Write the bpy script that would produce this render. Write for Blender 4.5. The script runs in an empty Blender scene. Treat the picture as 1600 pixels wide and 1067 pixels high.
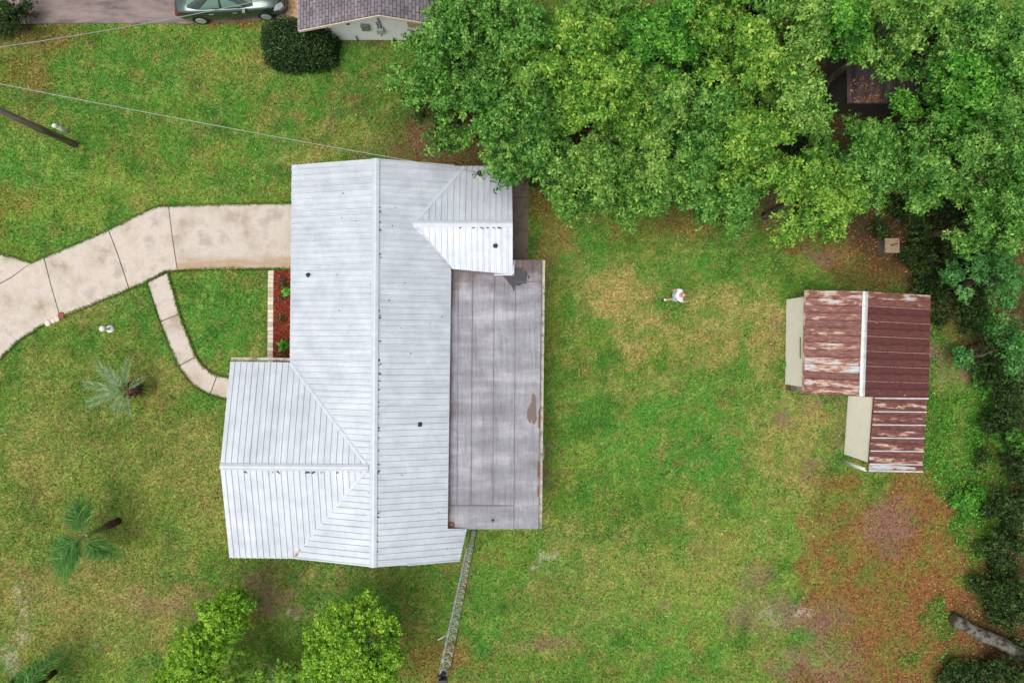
import bpy, bmesh, math, random
import numpy as np
from mathutils import Vector, Matrix

# ------------------------------------------------------------------ camera / light
S = bpy.context.scene
H = 30.0                      # drone height
F = 1600 * 24 / 36.0          # focal length in reference pixels
COL = S.collection
R = math.radians

cam_d = bpy.data.cameras.new('camera'); cam_d.lens = 24; cam_d.sensor_width = 36
cam_d.clip_start = 0.1; cam_d.clip_end = 1500
cam = bpy.data.objects.new('camera', cam_d); COL.objects.link(cam)
cam.location = (0, 0, H); cam.rotation_euler = (0, 0, 0)
S.camera = cam

SUN_AZ = R(-128); SUN_EL = R(72)
W = bpy.data.worlds.new('World'); S.world = W; W.use_nodes = True
wn = W.node_tree.nodes; wl_ = W.node_tree.links
sky = wn.new('ShaderNodeTexSky'); sky.sky_type = 'NISHITA'; sky.sun_disc = False
sky.sun_elevation = SUN_EL; sky.sun_rotation = SUN_AZ
sky.air_density = 1.6; sky.dust_density = 6.0; sky.ozone_density = 1.0
hs = wn.new('ShaderNodeHueSaturation'); hs.inputs['Saturation'].default_value = 0.22
bg = wn['Background']; bg.inputs['Strength'].default_value = 0.12
wl_.new(sky.outputs[0], hs.inputs['Color']); wl_.new(hs.outputs[0], bg.inputs[0])
sun_d = bpy.data.lights.new('sun', 'SUN'); sun_d.energy = 1.5; sun_d.angle = R(45); sun_d.color = (1, .97, .92)
sun = bpy.data.objects.new('sun', sun_d); COL.objects.link(sun)
sdir = Vector((math.sin(SUN_AZ) * math.cos(SUN_EL), math.cos(SUN_AZ) * math.cos(SUN_EL), math.sin(SUN_EL)))
sun.rotation_euler = sdir.to_track_quat('Z', 'Y').to_euler(); sun.location = sdir * 60
vs = S.view_settings; vs.view_transform = 'Standard'; vs.look = 'None'; vs.gamma = 1; vs.use_curve_mapping = False
vs.exposure = 0.36

# ------------------------------------------------------------------ helpers
rng = np.random.default_rng(7); random.seed(7)
K = 1.3
def lin1(c):
    c = c / 255.0
    return c / 12.92 if c <= .04045 else ((c + .055) / 1.055) ** 2.4
def C(r, g, b, k=K): return (lin1(r) / k, lin1(g) / k, lin1(b) / k)
def P(u, v, z=0.0): return Vector(((u - 800) / F * (H - z), (533.5 - v) / F * (H - z), z))
def plane3(a, b, c):
    n = (b - a).cross(c - a).normalized()
    if n.z < 0: n = -n
    return a, n
def PP(u, v, pl, lift=0.0):
    a, n = pl; o = Vector((0, 0, H)); d = Vector(((u - 800) / F, (533.5 - v) / F, -1))
    t = (a - o).dot(n) / d.dot(n)
    return o + d * t + n * lift

WLOC = {}
def tag(o, label=None, cat=None, group=None, kind=None):
    if label: o['label'] = label
    if cat: o['category'] = cat
    if group: o['group'] = group
    if kind: o['kind'] = kind
    return o
def thing(name, loc, label, cat, group=None, rz=0.0):
    o = bpy.data.objects.new(name, None); COL.objects.link(o); o.location = loc; o.rotation_euler = (0, 0, rz)
    o.empty_display_size = .2
    WLOC[o] = Vector(loc) if rz == 0 else Vector((0, 0, 0))
    return tag(o, label, cat, group)
def addobj(name, me, mat=None, parent=None):
    o = bpy.data.objects.new(name, me); COL.objects.link(o)
    if mat is not None and len(me.materials) == 0: me.materials.append(mat)
    if parent is not None:
        o.parent = parent; WLOC[o] = WLOC.get(parent, Vector((0, 0, 0)))
    return o
class MB:
    def __init__(s): s.v = []; s.f = []; s.sm = []
    def add(s, vs_, fs, smooth=False):
        n = len(s.v); s.v += [tuple(x) for x in vs_]
        for f in fs: s.f.append(tuple(i + n for i in f)); s.sm.append(smooth)
        return s
    def box(s, c, d, rot=None):
        hx, hy, hz = d[0] / 2, d[1] / 2, d[2] / 2
        vs_ = [Vector((x, y, z)) for x in (-hx, hx) for y in (-hy, hy) for z in (-hz, hz)]
        if rot is not None: vs_ = [rot @ q for q in vs_]
        c = Vector(c)
        return s.add([q + c for q in vs_], [(0, 1, 3, 2), (4, 6, 7, 5), (0, 4, 5, 1), (2, 3, 7, 6), (0, 2, 6, 4), (1, 5, 7, 3)])
    def tube(s, pts, rad, n=8, cap=True, smooth=True):
        pts = [Vector(p) for p in pts]; m = len(pts)
        rad = [rad] * m if not hasattr(rad, '__len__') else rad
        ring = []; base = len(s.v)
        up = Vector((0.13, 0.31, 1)).normalized()
        for i, p in enumerate(pts):
            t = (pts[min(i + 1, m - 1)] - pts[max(i - 1, 0)]).normalized()
            a = t.cross(up)
            if a.length < 1e-3: a = t.cross(Vector((1, 0, 0)))
            a.normalize(); b = t.cross(a).normalized()
            for k in range(n):
                th = 2 * math.pi * k / n
                s.v.append(tuple(p + (a * math.cos(th) + b * math.sin(th)) * rad[i]))
        for i in range(m - 1):
            for k in range(n):
                k2 = (k + 1) % n
                s.f.append((base + i * n + k, base + i * n + k2, base + (i + 1) * n + k2, base + (i + 1) * n + k)); s.sm.append(smooth)
        if cap:
            s.f.append(tuple(base + k for k in range(n))[::-1]); s.sm.append(False)
            s.f.append(tuple(base + (m - 1) * n + k for k in range(n))); s.sm.append(False)
        return s
    def lathe(s, c, prof, n=16):
        c = Vector(c); base = len(s.v); m = len(prof)
        for (r, z) in prof:
            for k in range(n):
                th = 2 * math.pi * k / n
                s.v.append(tuple(c + Vector((r * math.cos(th), r * math.sin(th), z))))
        for i in range(m - 1):
            for k in range(n):
                k2 = (k + 1) % n
                s.f.append((base + i * n + k, base + i * n + k2, base + (i + 1) * n + k2, base + (i + 1) * n + k)); s.sm.append(True)
        s.f.append(tuple(base + (m - 1) * n + k for k in range(n))); s.sm.append(False)
        return s
    def prism(s, poly, z0, z1):
        n = len(poly)
        a = sum(poly[i][0] * poly[(i + 1) % n][1] - poly[(i + 1) % n][0] * poly[i][1] for i in range(n))
        if a < 0: poly = poly[::-1]
        vs_ = [(p[0], p[1], z0) for p in poly] + [(p[0], p[1], z1) for p in poly]
        fs = [tuple(range(n))[::-1], tuple(range(n, 2 * n))] + [(i, (i + 1) % n, n + (i + 1) % n, n + i) for i in range(n)]
        return s.add(vs_, fs)
    def build(s, name, mat, parent=None, local=False):
        me = bpy.data.meshes.new(name)
        off = Vector((0, 0, 0)) if (parent is None or local) else WLOC.get(parent, Vector((0, 0, 0)))
        me.from_pydata([tuple(Vector(q) - off) for q in s.v], [], s.f)
        me.polygons.foreach_set('use_smooth', s.sm); me.update()
        return addobj(name, me, mat, parent)

def hash2(ix, iy, seed):
    h = (ix.astype(np.int64) * 374761393 + iy.astype(np.int64) * 668265263 + seed * 2147483647) & 0xffffffff
    h = ((h ^ (h >> 13)) * 1274126177) & 0xffffffff
    return ((h ^ (h >> 16)) & 0xffff) / 65535.0
def vnoise(x, y, seed):
    ix = np.floor(x); iy = np.floor(y); fx = x - ix; fy = y - iy
    fx = fx * fx * (3 - 2 * fx); fy = fy * fy * (3 - 2 * fy)
    a = hash2(ix, iy, seed); b = hash2(ix + 1, iy, seed); c = hash2(ix, iy + 1, seed); d = hash2(ix + 1, iy + 1, seed)
    return (a * (1 - fx) + b * fx) * (1 - fy) + (c * (1 - fx) + d * fx) * fy
def fbm(x, y, scale, seed, o=4):
    t = 0; amp = .5; tot = 0
    for k in range(o):
        t = t + amp * vnoise(x / scale * 2 ** k + 17.3 * k, y / scale * 2 ** k + 5.1 * k, seed + k); tot += amp; amp *= .55
    return t / tot
def sstep(a, b, x):
    t = np.clip((x - a) / (b - a), 0, 1); return t * t * (3 - 2 * t)
def inpoly(x, y, poly):
    r = np.zeros(x.shape, bool); n = len(poly); j = n - 1
    for i in range(n):
        xi, yi = poly[i]; xj, yj = poly[j]
        c = ((yi > y) != (yj > y)) & (x < (xj - xi) * (y - yi) / (yj - yi + 1e-12) + xi)
        r ^= c; j = i
    return r

# ------------------------------------------------------------------ materials
def newmat(name):
    m = bpy.data.materials.new(name); m.use_nodes = True
    n = m.node_tree.nodes; l = m.node_tree.links
    return m, n, l, n['Principled BSDF']
def simple(name, col, rough=.6, metal=0.0, var=.12, scale=6.0, bump=0.0, spec=.4):
    m, n, l, b = newmat(name)
    geo = n.new('ShaderNodeNewGeometry')
    nz = n.new('ShaderNodeTexNoise'); nz.inputs['Scale'].default_value = scale; nz.inputs['Detail'].default_value = 6; nz.inputs['Roughness'].default_value = .65
    l.new(geo.outputs['Position'], nz.inputs['Vector'])
    mr = n.new('ShaderNodeMapRange'); mr.inputs[1].default_value = .3; mr.inputs[2].default_value = .7; mr.inputs[3].default_value = 1 - var; mr.inputs[4].default_value = 1 + var
    l.new(nz.outputs[0], mr.inputs[0])
    mx = n.new('ShaderNodeVectorMath'); mx.operation = 'SCALE'; mx.inputs[0].default_value = col
    l.new(mr.outputs[0], mx.inputs['Scale']); l.new(mx.outputs[0], b.inputs['Base Color'])
    b.inputs['Roughness'].default_value = rough; b.inputs['Metallic'].default_value = metal; b.inputs['Specular IOR Level'].default_value = spec
    if bump:
        bp = n.new('ShaderNodeBump'); bp.inputs['Strength'].default_value = bump; bp.inputs['Distance'].default_value = .03
        l.new(nz.outputs[0], bp.inputs['Height']); l.new(bp.outputs[0], b.inputs['Normal'])
    return m
def noise_mix(name, cols, scale, rough=.8, stretch=(1, 1, 1), detail=8, metal=0.0, lo=.35, hi=.65, bump=.2, fine=0.0, fscale=40, spec=.3):
    """colour ramp of several colours driven by a stretched world-space noise"""
    m, n, l, b = newmat(name)
    geo = n.new('ShaderNodeNewGeometry'); mp = n.new('ShaderNodeMapping'); mp.inputs['Scale'].default_value = stretch
    l.new(geo.outputs['Position'], mp.inputs[0])
    nz = n.new('ShaderNodeTexNoise'); nz.inputs['Scale'].default_value = scale; nz.inputs['Detail'].default_value = detail; nz.inputs['Roughness'].default_value = .62
    l.new(mp.outputs[0], nz.inputs['Vector'])
    cr = n.new('ShaderNodeValToRGB'); e = cr.color_ramp.elements
    for i, c in enumerate(cols):
        p = lo + (hi - lo) * i / max(1, len(cols) - 1)
        el = e[i] if i < 2 else e.new(p)
        el.position = p; el.color = (*c, 1)
    l.new(nz.outputs[0], cr.inputs[0])
    out = cr.outputs[0]
    if fine:
        n2 = n.new('ShaderNodeTexNoise'); n2.inputs['Scale'].default_value = fscale; n2.inputs['Detail'].default_value = 3
        l.new(geo.outputs['Position'], n2.inputs['Vector'])
        mr = n.new('ShaderNodeMapRange'); mr.inputs[1].default_value = .3; mr.inputs[2].default_value = .7; mr.inputs[3].default_value = 1 - fine; mr.inputs[4].default_value = 1 + fine
        l.new(n2.outputs[0], mr.inputs[0])
        mx = n.new('ShaderNodeVectorMath'); mx.operation = 'SCALE'; l.new(out, mx.inputs[0]); l.new(mr.outputs[0], mx.inputs['Scale']); out = mx.outputs[0]
    l.new(out, b.inputs['Base Color']); b.inputs['Roughness'].default_value = rough; b.inputs['Metallic'].default_value = metal
    b.inputs['Specular IOR Level'].default_value = spec
    if bump:
        bp = n.new('ShaderNodeBump'); bp.inputs['Strength'].default_value = bump; bp.inputs['Distance'].default_value = .03
        l.new(nz.outputs[0], bp.inputs['Height']); l.new(bp.outputs[0], b.inputs['Normal'])
    return m
def leafmat(name, rough=.5, trans=.35, spec=.35):
    m, n, l, b = newmat(name)
    at = n.new('ShaderNodeAttribute'); at.attribute_name = 'Col'
    l.new(at.outputs['Color'], b.inputs['Base Color']); b.inputs['Roughness'].default_value = rough; b.inputs['Specular IOR Level'].default_value = spec
    tr = n.new('ShaderNodeBsdfTranslucent'); l.new(at.outputs['Color'], tr.inputs[0])
    mx = n.new('ShaderNodeMixShader'); mx.inputs[0].default_value = trans
    l.new(b.outputs[0], mx.inputs[1]); l.new(tr.outputs[0], mx.inputs[2]); l.new(mx.outputs[0], n['Material Output'].inputs[0])
    return m
LEAF = leafmat('leaf', .5, .38, .22)
GRASS = leafmat('grass_blade', .7, .25, .15)
LITTER = leafmat('leaf_litter', .75, .1, .2)

def groundmat():
    m, n, l, b = newmat('lawn_ground')
    at = n.new('ShaderNodeAttribute'); at.attribute_name = 'Col'
    geo = n.new('ShaderNodeNewGeometry')
    n1 = n.new('ShaderNodeTexNoise'); n1.inputs['Scale'].default_value = 9; n1.inputs['Detail'].default_value = 8; n1.inputs['Roughness'].default_value = .75
    l.new(geo.outputs['Position'], n1.inputs['Vector'])
    mr = n.new('ShaderNodeMapRange'); mr.inputs[1].default_value = .3; mr.inputs[2].default_value = .7; mr.inputs[3].default_value = .52; mr.inputs[4].default_value = 1.5
    l.new(n1.outputs[0], mr.inputs[0])
    mx = n.new('ShaderNodeVectorMath'); mx.operation = 'SCALE'; l.new(at.outputs['Color'], mx.inputs[0]); l.new(mr.outputs[0], mx.inputs['Scale'])
    l.new(mx.outputs[0], b.inputs['Base Color']); b.inputs['Roughness'].default_value = .95; b.inputs['Specular IOR Level'].default_value = .1
    bp = n.new('ShaderNodeBump'); bp.inputs['Strength'].default_value = .6; bp.inputs['Distance'].default_value = .05
    l.new(n1.outputs[0], bp.inputs['Height']); l.new(bp.outputs[0], b.inputs['Normal'])
    return m
GROUND = groundmat()
def metalroof():
    m, n, l, b = newmat('white_metal_roofing')
    geo = n.new('ShaderNodeNewGeometry'); oi = n.new('ShaderNodeObjectInfo')
    nz = n.new('ShaderNodeTexNoise'); nz.inputs['Scale'].default_value = 1.3; nz.inputs['Detail'].default_value = 9; nz.inputs['Roughness'].default_value = .7
    l.new(geo.outputs['Position'], nz.inputs['Vector'])
    cr = n.new('ShaderNodeValToRGB'); e = cr.color_ramp.elements
    e[0].position = .3; e[0].color = (*C(180, 187, 197), 1); e[1].position = .62; e[1].color = (*C(204, 210, 218), 1)
    l.new(nz.outputs[0], cr.inputs[0])
    n2 = n.new('ShaderNodeTexNoise'); n2.inputs['Scale'].default_value = 30; n2.inputs['Detail'].default_value = 4
    l.new(geo.outputs['Position'], n2.inputs['Vector'])
    mr = n.new('ShaderNodeMapRange'); mr.inputs[1].default_value = .3; mr.inputs[2].default_value = .7; mr.inputs[3].default_value = .95; mr.inputs[4].default_value = 1.04
    l.new(n2.outputs[0], mr.inputs[0])
    m2 = n.new('ShaderNodeMapRange'); m2.inputs[3].default_value = .95; m2.inputs[4].default_value = 1.03; l.new(oi.outputs['Random'], m2.inputs[0])
    mu = n.new('ShaderNodeMath'); mu.operation = 'MULTIPLY'; l.new(mr.outputs[0], mu.inputs[0]); l.new(m2.outputs[0], mu.inputs[1])
    def streak(sc):
        mp = n.new('ShaderNodeMapping'); mp.inputs['Scale'].default_value = sc; l.new(geo.outputs['Position'], mp.inputs[0])
        t = n.new('ShaderNodeTexNoise'); t.inputs['Scale'].default_value = 1; t.inputs['Detail'].default_value = 6; t.inputs['Roughness'].default_value = .7; l.new(mp.outputs[0], t.inputs['Vector']); return t.outputs[0]
    sx, sy = streak((.7, 9, 1)), streak((9, .7, 1))
    sn = n.new('ShaderNodeSeparateXYZ'); l.new(geo.outputs['True Normal'], sn.inputs[0])
    ab = n.new('ShaderNodeMath'); ab.operation = 'ABSOLUTE'; l.new(sn.outputs[0], ab.inputs[0])
    gt = n.new('ShaderNodeMath'); gt.operation = 'GREATER_THAN'; gt.inputs[1].default_value = .12; l.new(ab.outputs[0], gt.inputs[0])
    ms = n.new('ShaderNodeMix'); l.new(gt.outputs[0], ms.inputs[0]); l.new(sy, ms.inputs[2]); l.new(sx, ms.inputs[3])
    sr = n.new('ShaderNodeMapRange'); sr.inputs[1].default_value = .32; sr.inputs[2].default_value = .6; sr.inputs[3].default_value = .92; sr.inputs[4].default_value = 1.03; l.new(ms.outputs[0], sr.inputs[0])
    m3 = n.new('ShaderNodeMath'); m3.operation = 'MULTIPLY'; l.new(mu.outputs[0], m3.inputs[0]); l.new(sr.outputs[0], m3.inputs[1])
    mx = n.new('ShaderNodeVectorMath'); mx.operation = 'SCALE'; l.new(cr.outputs[0], mx.inputs[0]); l.new(m3.outputs[0], mx.inputs['Scale'])
    l.new(mx.outputs[0], b.inputs['Base Color'])
    b.inputs['Metallic'].default_value = .22; b.inputs['Roughness'].default_value = .44
    bp = n.new('ShaderNodeBump'); bp.inputs['Strength'].default_value = .06; bp.inputs['Distance'].default_value = .05
    l.new(nz.outputs[0], bp.inputs['Height']); l.new(bp.outputs[0], b.inputs['Normal'])
    return m
ROOF = metalroof()
TRIM = simple('white_trim', C(196, 202, 211), .5, .15, .08, 3)
def rustmat():
    """rusting galvanised sheet; object colour: r = rust cover, g = how dark the rust is, b = blotch scale"""
    m, n, l, b = newmat('rusting_sheet_metal')
    geo = n.new('ShaderNodeNewGeometry'); oi = n.new('ShaderNodeObjectInfo')
    sep = n.new('ShaderNodeSeparateColor'); l.new(oi.outputs['Color'], sep.inputs[0])
    mp = n.new('ShaderNodeMapping'); mp.inputs['Scale'].default_value = (.9, 3.4, 1)
    ad = n.new('ShaderNodeVectorMath'); ad.operation = 'ADD'
    l.new(geo.outputs['Position'], ad.inputs[0])
    cb = n.new('ShaderNodeCombineXYZ'); mm = n.new('ShaderNodeMath'); mm.operation = 'MULTIPLY'; mm.inputs[1].default_value = 9
    l.new(oi.outputs['Random'], mm.inputs[0]); l.new(mm.outputs[0], cb.inputs[0]); l.new(mm.outputs[0], cb.inputs[2]); l.new(cb.outputs[0], ad.inputs[1])
    l.new(ad.outputs[0], mp.inputs[0])
    nz = n.new('ShaderNodeTexNoise'); nz.inputs['Scale'].default_value = 1.5; nz.inputs['Detail'].default_value = 7; nz.inputs['Roughness'].default_value = .68
    l.new(mp.outputs[0], nz.inputs['Vector'])
    s1 = n.new('ShaderNodeMath'); s1.operation = 'ADD'; l.new(nz.outputs[0], s1.inputs[0]); l.new(sep.outputs[0], s1.inputs[1])
    st = n.new('ShaderNodeMapRange'); st.inputs[1].default_value = .97; st.inputs[2].default_value = 1.03; l.new(s1.outputs[0], st.inputs[0])
    ed = n.new('ShaderNodeMapRange'); ed.inputs[1].default_value = .9; ed.inputs[2].default_value = 1.0; l.new(s1.outputs[0], ed.inputs[0])
    n2 = n.new('ShaderNodeTexNoise'); n2.inputs['Scale'].default_value = 5; n2.inputs['Detail'].default_value = 8; l.new(mp.outputs[0], n2.inputs['Vector'])
    r1 = n.new('ShaderNodeValToRGB'); e = r1.color_ramp.elements
    e[0].position = .35; e[0].color = (*C(104, 56, 48), 1); e[1].position = .66; e[1].color = (*C(156, 106, 94), 1)
    r2 = n.new('ShaderNodeValToRGB'); e = r2.color_ramp.elements
    e[0].position = .3; e[0].color = (*C(76, 34, 34), 1); e[1].position = .7; e[1].color = (*C(106, 54, 50), 1)
    l.new(n2.outputs[0], r1.inputs[0]); l.new(n2.outputs[0], r2.inputs[0])
    ma = n.new('ShaderNodeMix'); ma.data_type = 'RGBA'; l.new(sep.outputs[1], ma.inputs[0]); l.new(r1.outputs[0], ma.inputs[6]); l.new(r2.outputs[0], ma.inputs[7])
    g1 = n.new('ShaderNodeValToRGB'); e = g1.color_ramp.elements
    e[0].position = .3; e[0].color = (*C(160, 166, 174), 1); e[1].position = .7; e[1].color = (*C(196, 202, 210), 1); l.new(n2.outputs[0], g1.inputs[0])
    mb = n.new('ShaderNodeMix'); mb.data_type = 'RGBA'; mb.inputs[7].default_value = (*C(190, 140, 100), 1); l.new(ed.outputs[0], mb.inputs[0]); l.new(g1.outputs[0], mb.inputs[6])
    mc = n.new('ShaderNodeMix'); mc.data_type = 'RGBA'; l.new(st.outputs[0], mc.inputs[0]); l.new(mb.outputs[2], mc.inputs[6]); l.new(ma.outputs[2], mc.inputs[7])
    l.new(mc.outputs[2], b.inputs['Base Color'])
    b.inputs['Roughness'].default_value = .62; b.inputs['Metallic'].default_value = .15
    bp = n.new('ShaderNodeBump'); bp.inputs['Strength'].default_value = .15; bp.inputs['Distance'].default_value = .02
    l.new(n2.outputs[0], bp.inputs['Height']); l.new(bp.outputs[0], b.inputs['Normal'])
    return m
RUST = rustmat()
CONC = noise_mix('concrete', [C(158, 140, 118), C(190, 178, 164), C(204, 192, 181), C(178, 168, 156)], .8, .85, detail=12, lo=.3, hi=.68, fine=.13, fscale=22, bump=.1)
CONC_DARK = noise_mix('damp_concrete', [C(92, 84, 74), C(128, 116, 102), C(104, 98, 82)], 1.6, .85, fine=.15)
JOINT = simple('joint_dirt', C(122, 108, 90), .95)
ASPH = noise_mix('asphalt', [C(104, 92, 92), C(134, 120, 118), C(150, 134, 128)], 1.2, .9, fine=.22, fscale=30, stretch=(.6, 2, 1))
MULCHG = simple('mulch_soil', C(128, 56, 36), .95, 0, .35, 25, .5)
CREAM = simple('cream_wall', C(255, 249, 236, 1.06), .7, 0, .05, 3)
CREAMW = simple('house_wall', C(214, 208, 196), .8)
BARK = noise_mix('bark', [C(56, 46, 38), C(92, 80, 66), C(116, 106, 92)], 6, .9, stretch=(1, 1, .25), bump=.6)
PALEBARK = noise_mix('pale_bark', [C(120, 108, 92), C(206, 198, 184), C(150, 138, 120)], 5, .85, bump=.3)
GALV = noise_mix('galvanised_steel', [C(180, 182, 182), C(222, 222, 218)], 4, .5, metal=.25, bump=0)
RUSTSTEEL = noise_mix('rusted_steel', [C(112, 66, 48), C(158, 118, 96), C(196, 180, 168)], 2.2, .7, metal=.2, bump=0, lo=.36, hi=.6)
BLACK = simple('black_plastic', C(34, 36, 38), .5)
DARKMETAL = simple('dark_metal', C(60, 60, 62), .5, .3)
WHITE = simple('white_plastic', C(232, 232, 230), .5, 0, .04)
WOODPOLE = noise_mix('weathered_pole_wood', [C(104, 94, 84), C(146, 134, 120), C(172, 160, 146)], 7, .9, stretch=(1, 1, .12), bump=.5)
WIRE = simple('pale_cable', C(160, 164, 158), .5)
DWIRE = simple('dark_cable', C(50, 52, 54), .5)

# ------------------------------------------------------------------ areas in reference pixels on the ground
DRIVE = [(470, 318), (330, 320), (247, 323), (228, 331), (170, 360), (110, 386), (50, 411), (22, 402), (0, 397), (-40, 388), (-120, 372),
         (-120, 640), (-60, 610), (0, 562), (30, 533), (60, 513), (100, 494), (160, 470), (232, 440), (262, 424), (350, 421), (470, 420)]
WALK = [(230, 441), (262, 425), (281, 491), (306, 557), (318, 573), (333, 584), (350, 589), (380, 591), (380, 624), (350, 622), (326, 615), (301, 600), (283, 577), (268, 545), (251, 503)]
BED = [(418, 421), (470, 421), (470, 572), (418, 572)]
HOUSEF = [(462, 262), (790, 268), (790, 410), (835, 410), (832, 815), (700, 815), (700, 858), (370, 858), (370, 575), (462, 575)]
SIDEW = [(797, 255), (826, 255), (825, 406), (797, 406)]
ASPHP = [(30, 38), (150, 37), (290, 38), (405, 32), (445, 30), (445, -140), (-60, -140), (-30, 0)]
SHEDF = [(1228, 468), (1390, 475), (1386, 608), (1226, 600)]
LEANF = [(1325, 608), (1390, 608), (1385, 712), (1318, 709)]

# coverage layers: (u, v, ru, rv, strength)
TAN = [(965, 468, 42, 42, 1), (985, 512, 46, 30, 1), (1005, 545, 40, 18, .8), (1065, 525, 30, 22, .9), (1120, 478, 60, 34, .85), (1185, 490, 45, 36, .9), (1110, 540, 60, 26, .7), (1200, 560, 30, 60, .7),
       (940, 445, 30, 22, .8), (400, 590, 40, 18, .5), (410, 540, 18, 16, .5), (255, 600, 30, 26, .6), (300, 720, 60, 60, .45), (320, 800, 40, 50, .4), (130, 470, 60, 30, .4),
       (570, 225, 40, 20, .4), (480, 235, 60, 14, .5), (980, 900, 120, 60, .35), (1130, 860, 80, 50, .4), (900, 960, 100, 50, .3), (1240, 700, 50, 80, .55), (120, 940, 130, 70, .55), (60, 700, 60, 80, .3),
       (880, 430, 30, 60, .4), (540, 905, 90, 16, .35), (350, 110, 80, 30, .25), (1010, 600, 60, 20, .4), (1260, 640, 40, 40, .6), (880, 830, 30, 30, .5)]
DIRT = [(400, 905, 32, 16, .9), (430, 935, 36, 20, 1), (455, 955, 30, 9, .9), (300, 945, 36, 10, .8), (345, 915, 50, 10, .5), (515, 190, 8, 20, 1), (513, 178, 10, 8, .8), (1238, 662, 14, 14, 1), (1272, 700, 10, 12, .9), (1270, 735, 10, 14, 1), (1258, 745, 7, 8, .9),
        (852, 780, 10, 56, .8), (858, 700, 10, 14, .8), (1385, 830, 34, 40, 1), (1280, 965, 42, 22, 1), (1205, 955, 60, 36, .75), (1300, 1020, 44, 40, .9), (1240, 1040, 50, 26, .8), (1180, 910, 36, 22, .6),
        (850, 1000, 34, 14, .6), (250, 940, 60, 14, .5), (40, 950, 10, 40, .6), (1216, 510, 9, 26, .9), (1300, 630, 34, 14, .9), (1310, 660, 10, 50, .9), (1470, 560, 26, 40, .9), (1515, 585, 20, 14, 1), (1215, 330, 60, 30, .9), (1285, 400, 30, 12, .9), (1040, 950, 20, 12, .5), (640, 265, 180, 9, .5), (560, 68, 60, 8, .8), (690, 235, 80, 40, .6), (590, 890, 190, 8, .3)]
LITT = [(1430, 880, 100, 130, 1), (1360, 960, 90, 100, .95), (1470, 1010, 110, 80, 1), (1340, 860, 80, 100, .85), (1400, 1050, 150, 50, 1), (1300, 800, 60, 60, .45), (1480, 770, 70, 26, .8), (1400, 400, 110, 40, .9), (1480, 480, 40, 50, .7), (705, 225, 70, 36, .8), (26, 110, 40, 26, .4), (14, 330, 30, 30, .4), (60, 60, 60, 14, .6),
        (740, 250, 60, 14, .9), (855, 330, 26, 60, .6), (1260, 340, 60, 40, .8), (350, 38, 60, 5, .9), (1560, 900, 60, 200, .6), (600, 1010, 70, 40, .35), (680, 1040, 60, 30, .6), (1040, 345, 120, 24, .45), (640, 235, 40, 16, .6), (1540, 880, 80, 16, .8), (1310, 910, 50, 60, .5)]
SAND = [(14, 1030, 12, 30, .6), (30, 990, 9, 16, .7), (46, 940, 8, 30, .6), (848, 872, 10, 10, .9), (842, 890, 10, 6, .9), (870, 862, 5, 5, .8), (138, 1007, 7, 5, 1), (106, 1027, 4, 4, .8), (878, 1016, 5, 5, 1), (1270, 958, 14, 8, .7), (1215, 965, 10, 12, .5), (456, 957, 10, 5, 1)]
LUSH = [(335, 490, 66, 60, .95), (110, 372, 90, 26, .8), (200, 480, 60, 26, .6), (1060, 690, 120, 60, .7), (1000, 700, 60, 60, .6), (880, 660, 40, 70, .6), (900, 870, 60, 50, .6), (1100, 620, 70, 40, .6), (920, 340, 120, 26, .5), (200, 120, 90, 50, .55), (60, 260, 60, 40, .5), (560, 110, 90, 40, .6), (840, 980, 200, 60, .3), (1000, 1000, 120, 50, .4), (20, 640, 20, 60, .4), (640, 900, 200, 22, .5), (900, 400, 60, 30, .4), (300, 60, 120, 16, .5), (1080, 420, 110, 22, .5)]
WEED = [(1520, 832, 42, 38, 1), (1505, 720, 60, 46, 1), (1480, 680, 34, 30, .9), (1530, 668, 46, 28, .9), (1470, 640, 24, 18, .9), (1490, 770, 34, 20, .9), (1555, 750, 26, 30, .8), (1448, 965, 26, 24, .8), (1410, 1028, 14, 18, .8), (1460, 510, 18, 50, .7), (1490, 560, 24, 24, .6), (1215, 600, 12, 40, .7), (1300, 625, 26, 10, .6), (1520, 910, 24, 18, .7), (1530, 640, 40, 20, .8), (1558, 800, 40, 30, .6), (1540, 600, 26, 26, .8), (1450, 600, 14, 30, .7), (1480, 1040, 30, 20, .4)]
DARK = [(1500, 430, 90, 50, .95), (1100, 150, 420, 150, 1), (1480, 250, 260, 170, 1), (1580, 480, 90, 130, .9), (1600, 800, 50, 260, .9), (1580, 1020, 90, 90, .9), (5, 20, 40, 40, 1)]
def layer(u, v, lst, seed, rough=.8, sc=22):
    m = np.zeros_like(u); n = fbm(u, v, sc, seed, 5) * .6 + fbm(u, v, sc * 2.6, seed + 50, 4) * .4
    u = u + (fbm(u, v, 34, seed + 7, 3) - .5) * 46 + (fbm(u, v, 110, seed + 17, 3) - .5) * 60; v = v + (fbm(u, v, 34, seed + 9, 3) - .5) * 46
    rough = rough * 1.5
    for (cu, cv, ru, rv, s) in lst:
        d = np.sqrt(((u - cu) / ru) ** 2 + ((v - cv) / rv) ** 2)
        k = np.clip(1.25 - d * .75, 0, 1)
        m = np.maximum(m, s * sstep(.22, .72, k + rough * (n - .5)) * sstep(0, .25, k))
    return m
def mixc(a, c, m): return a * (1 - m[:, None]) + np.array(c)[None] * m[:, None]
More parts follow.
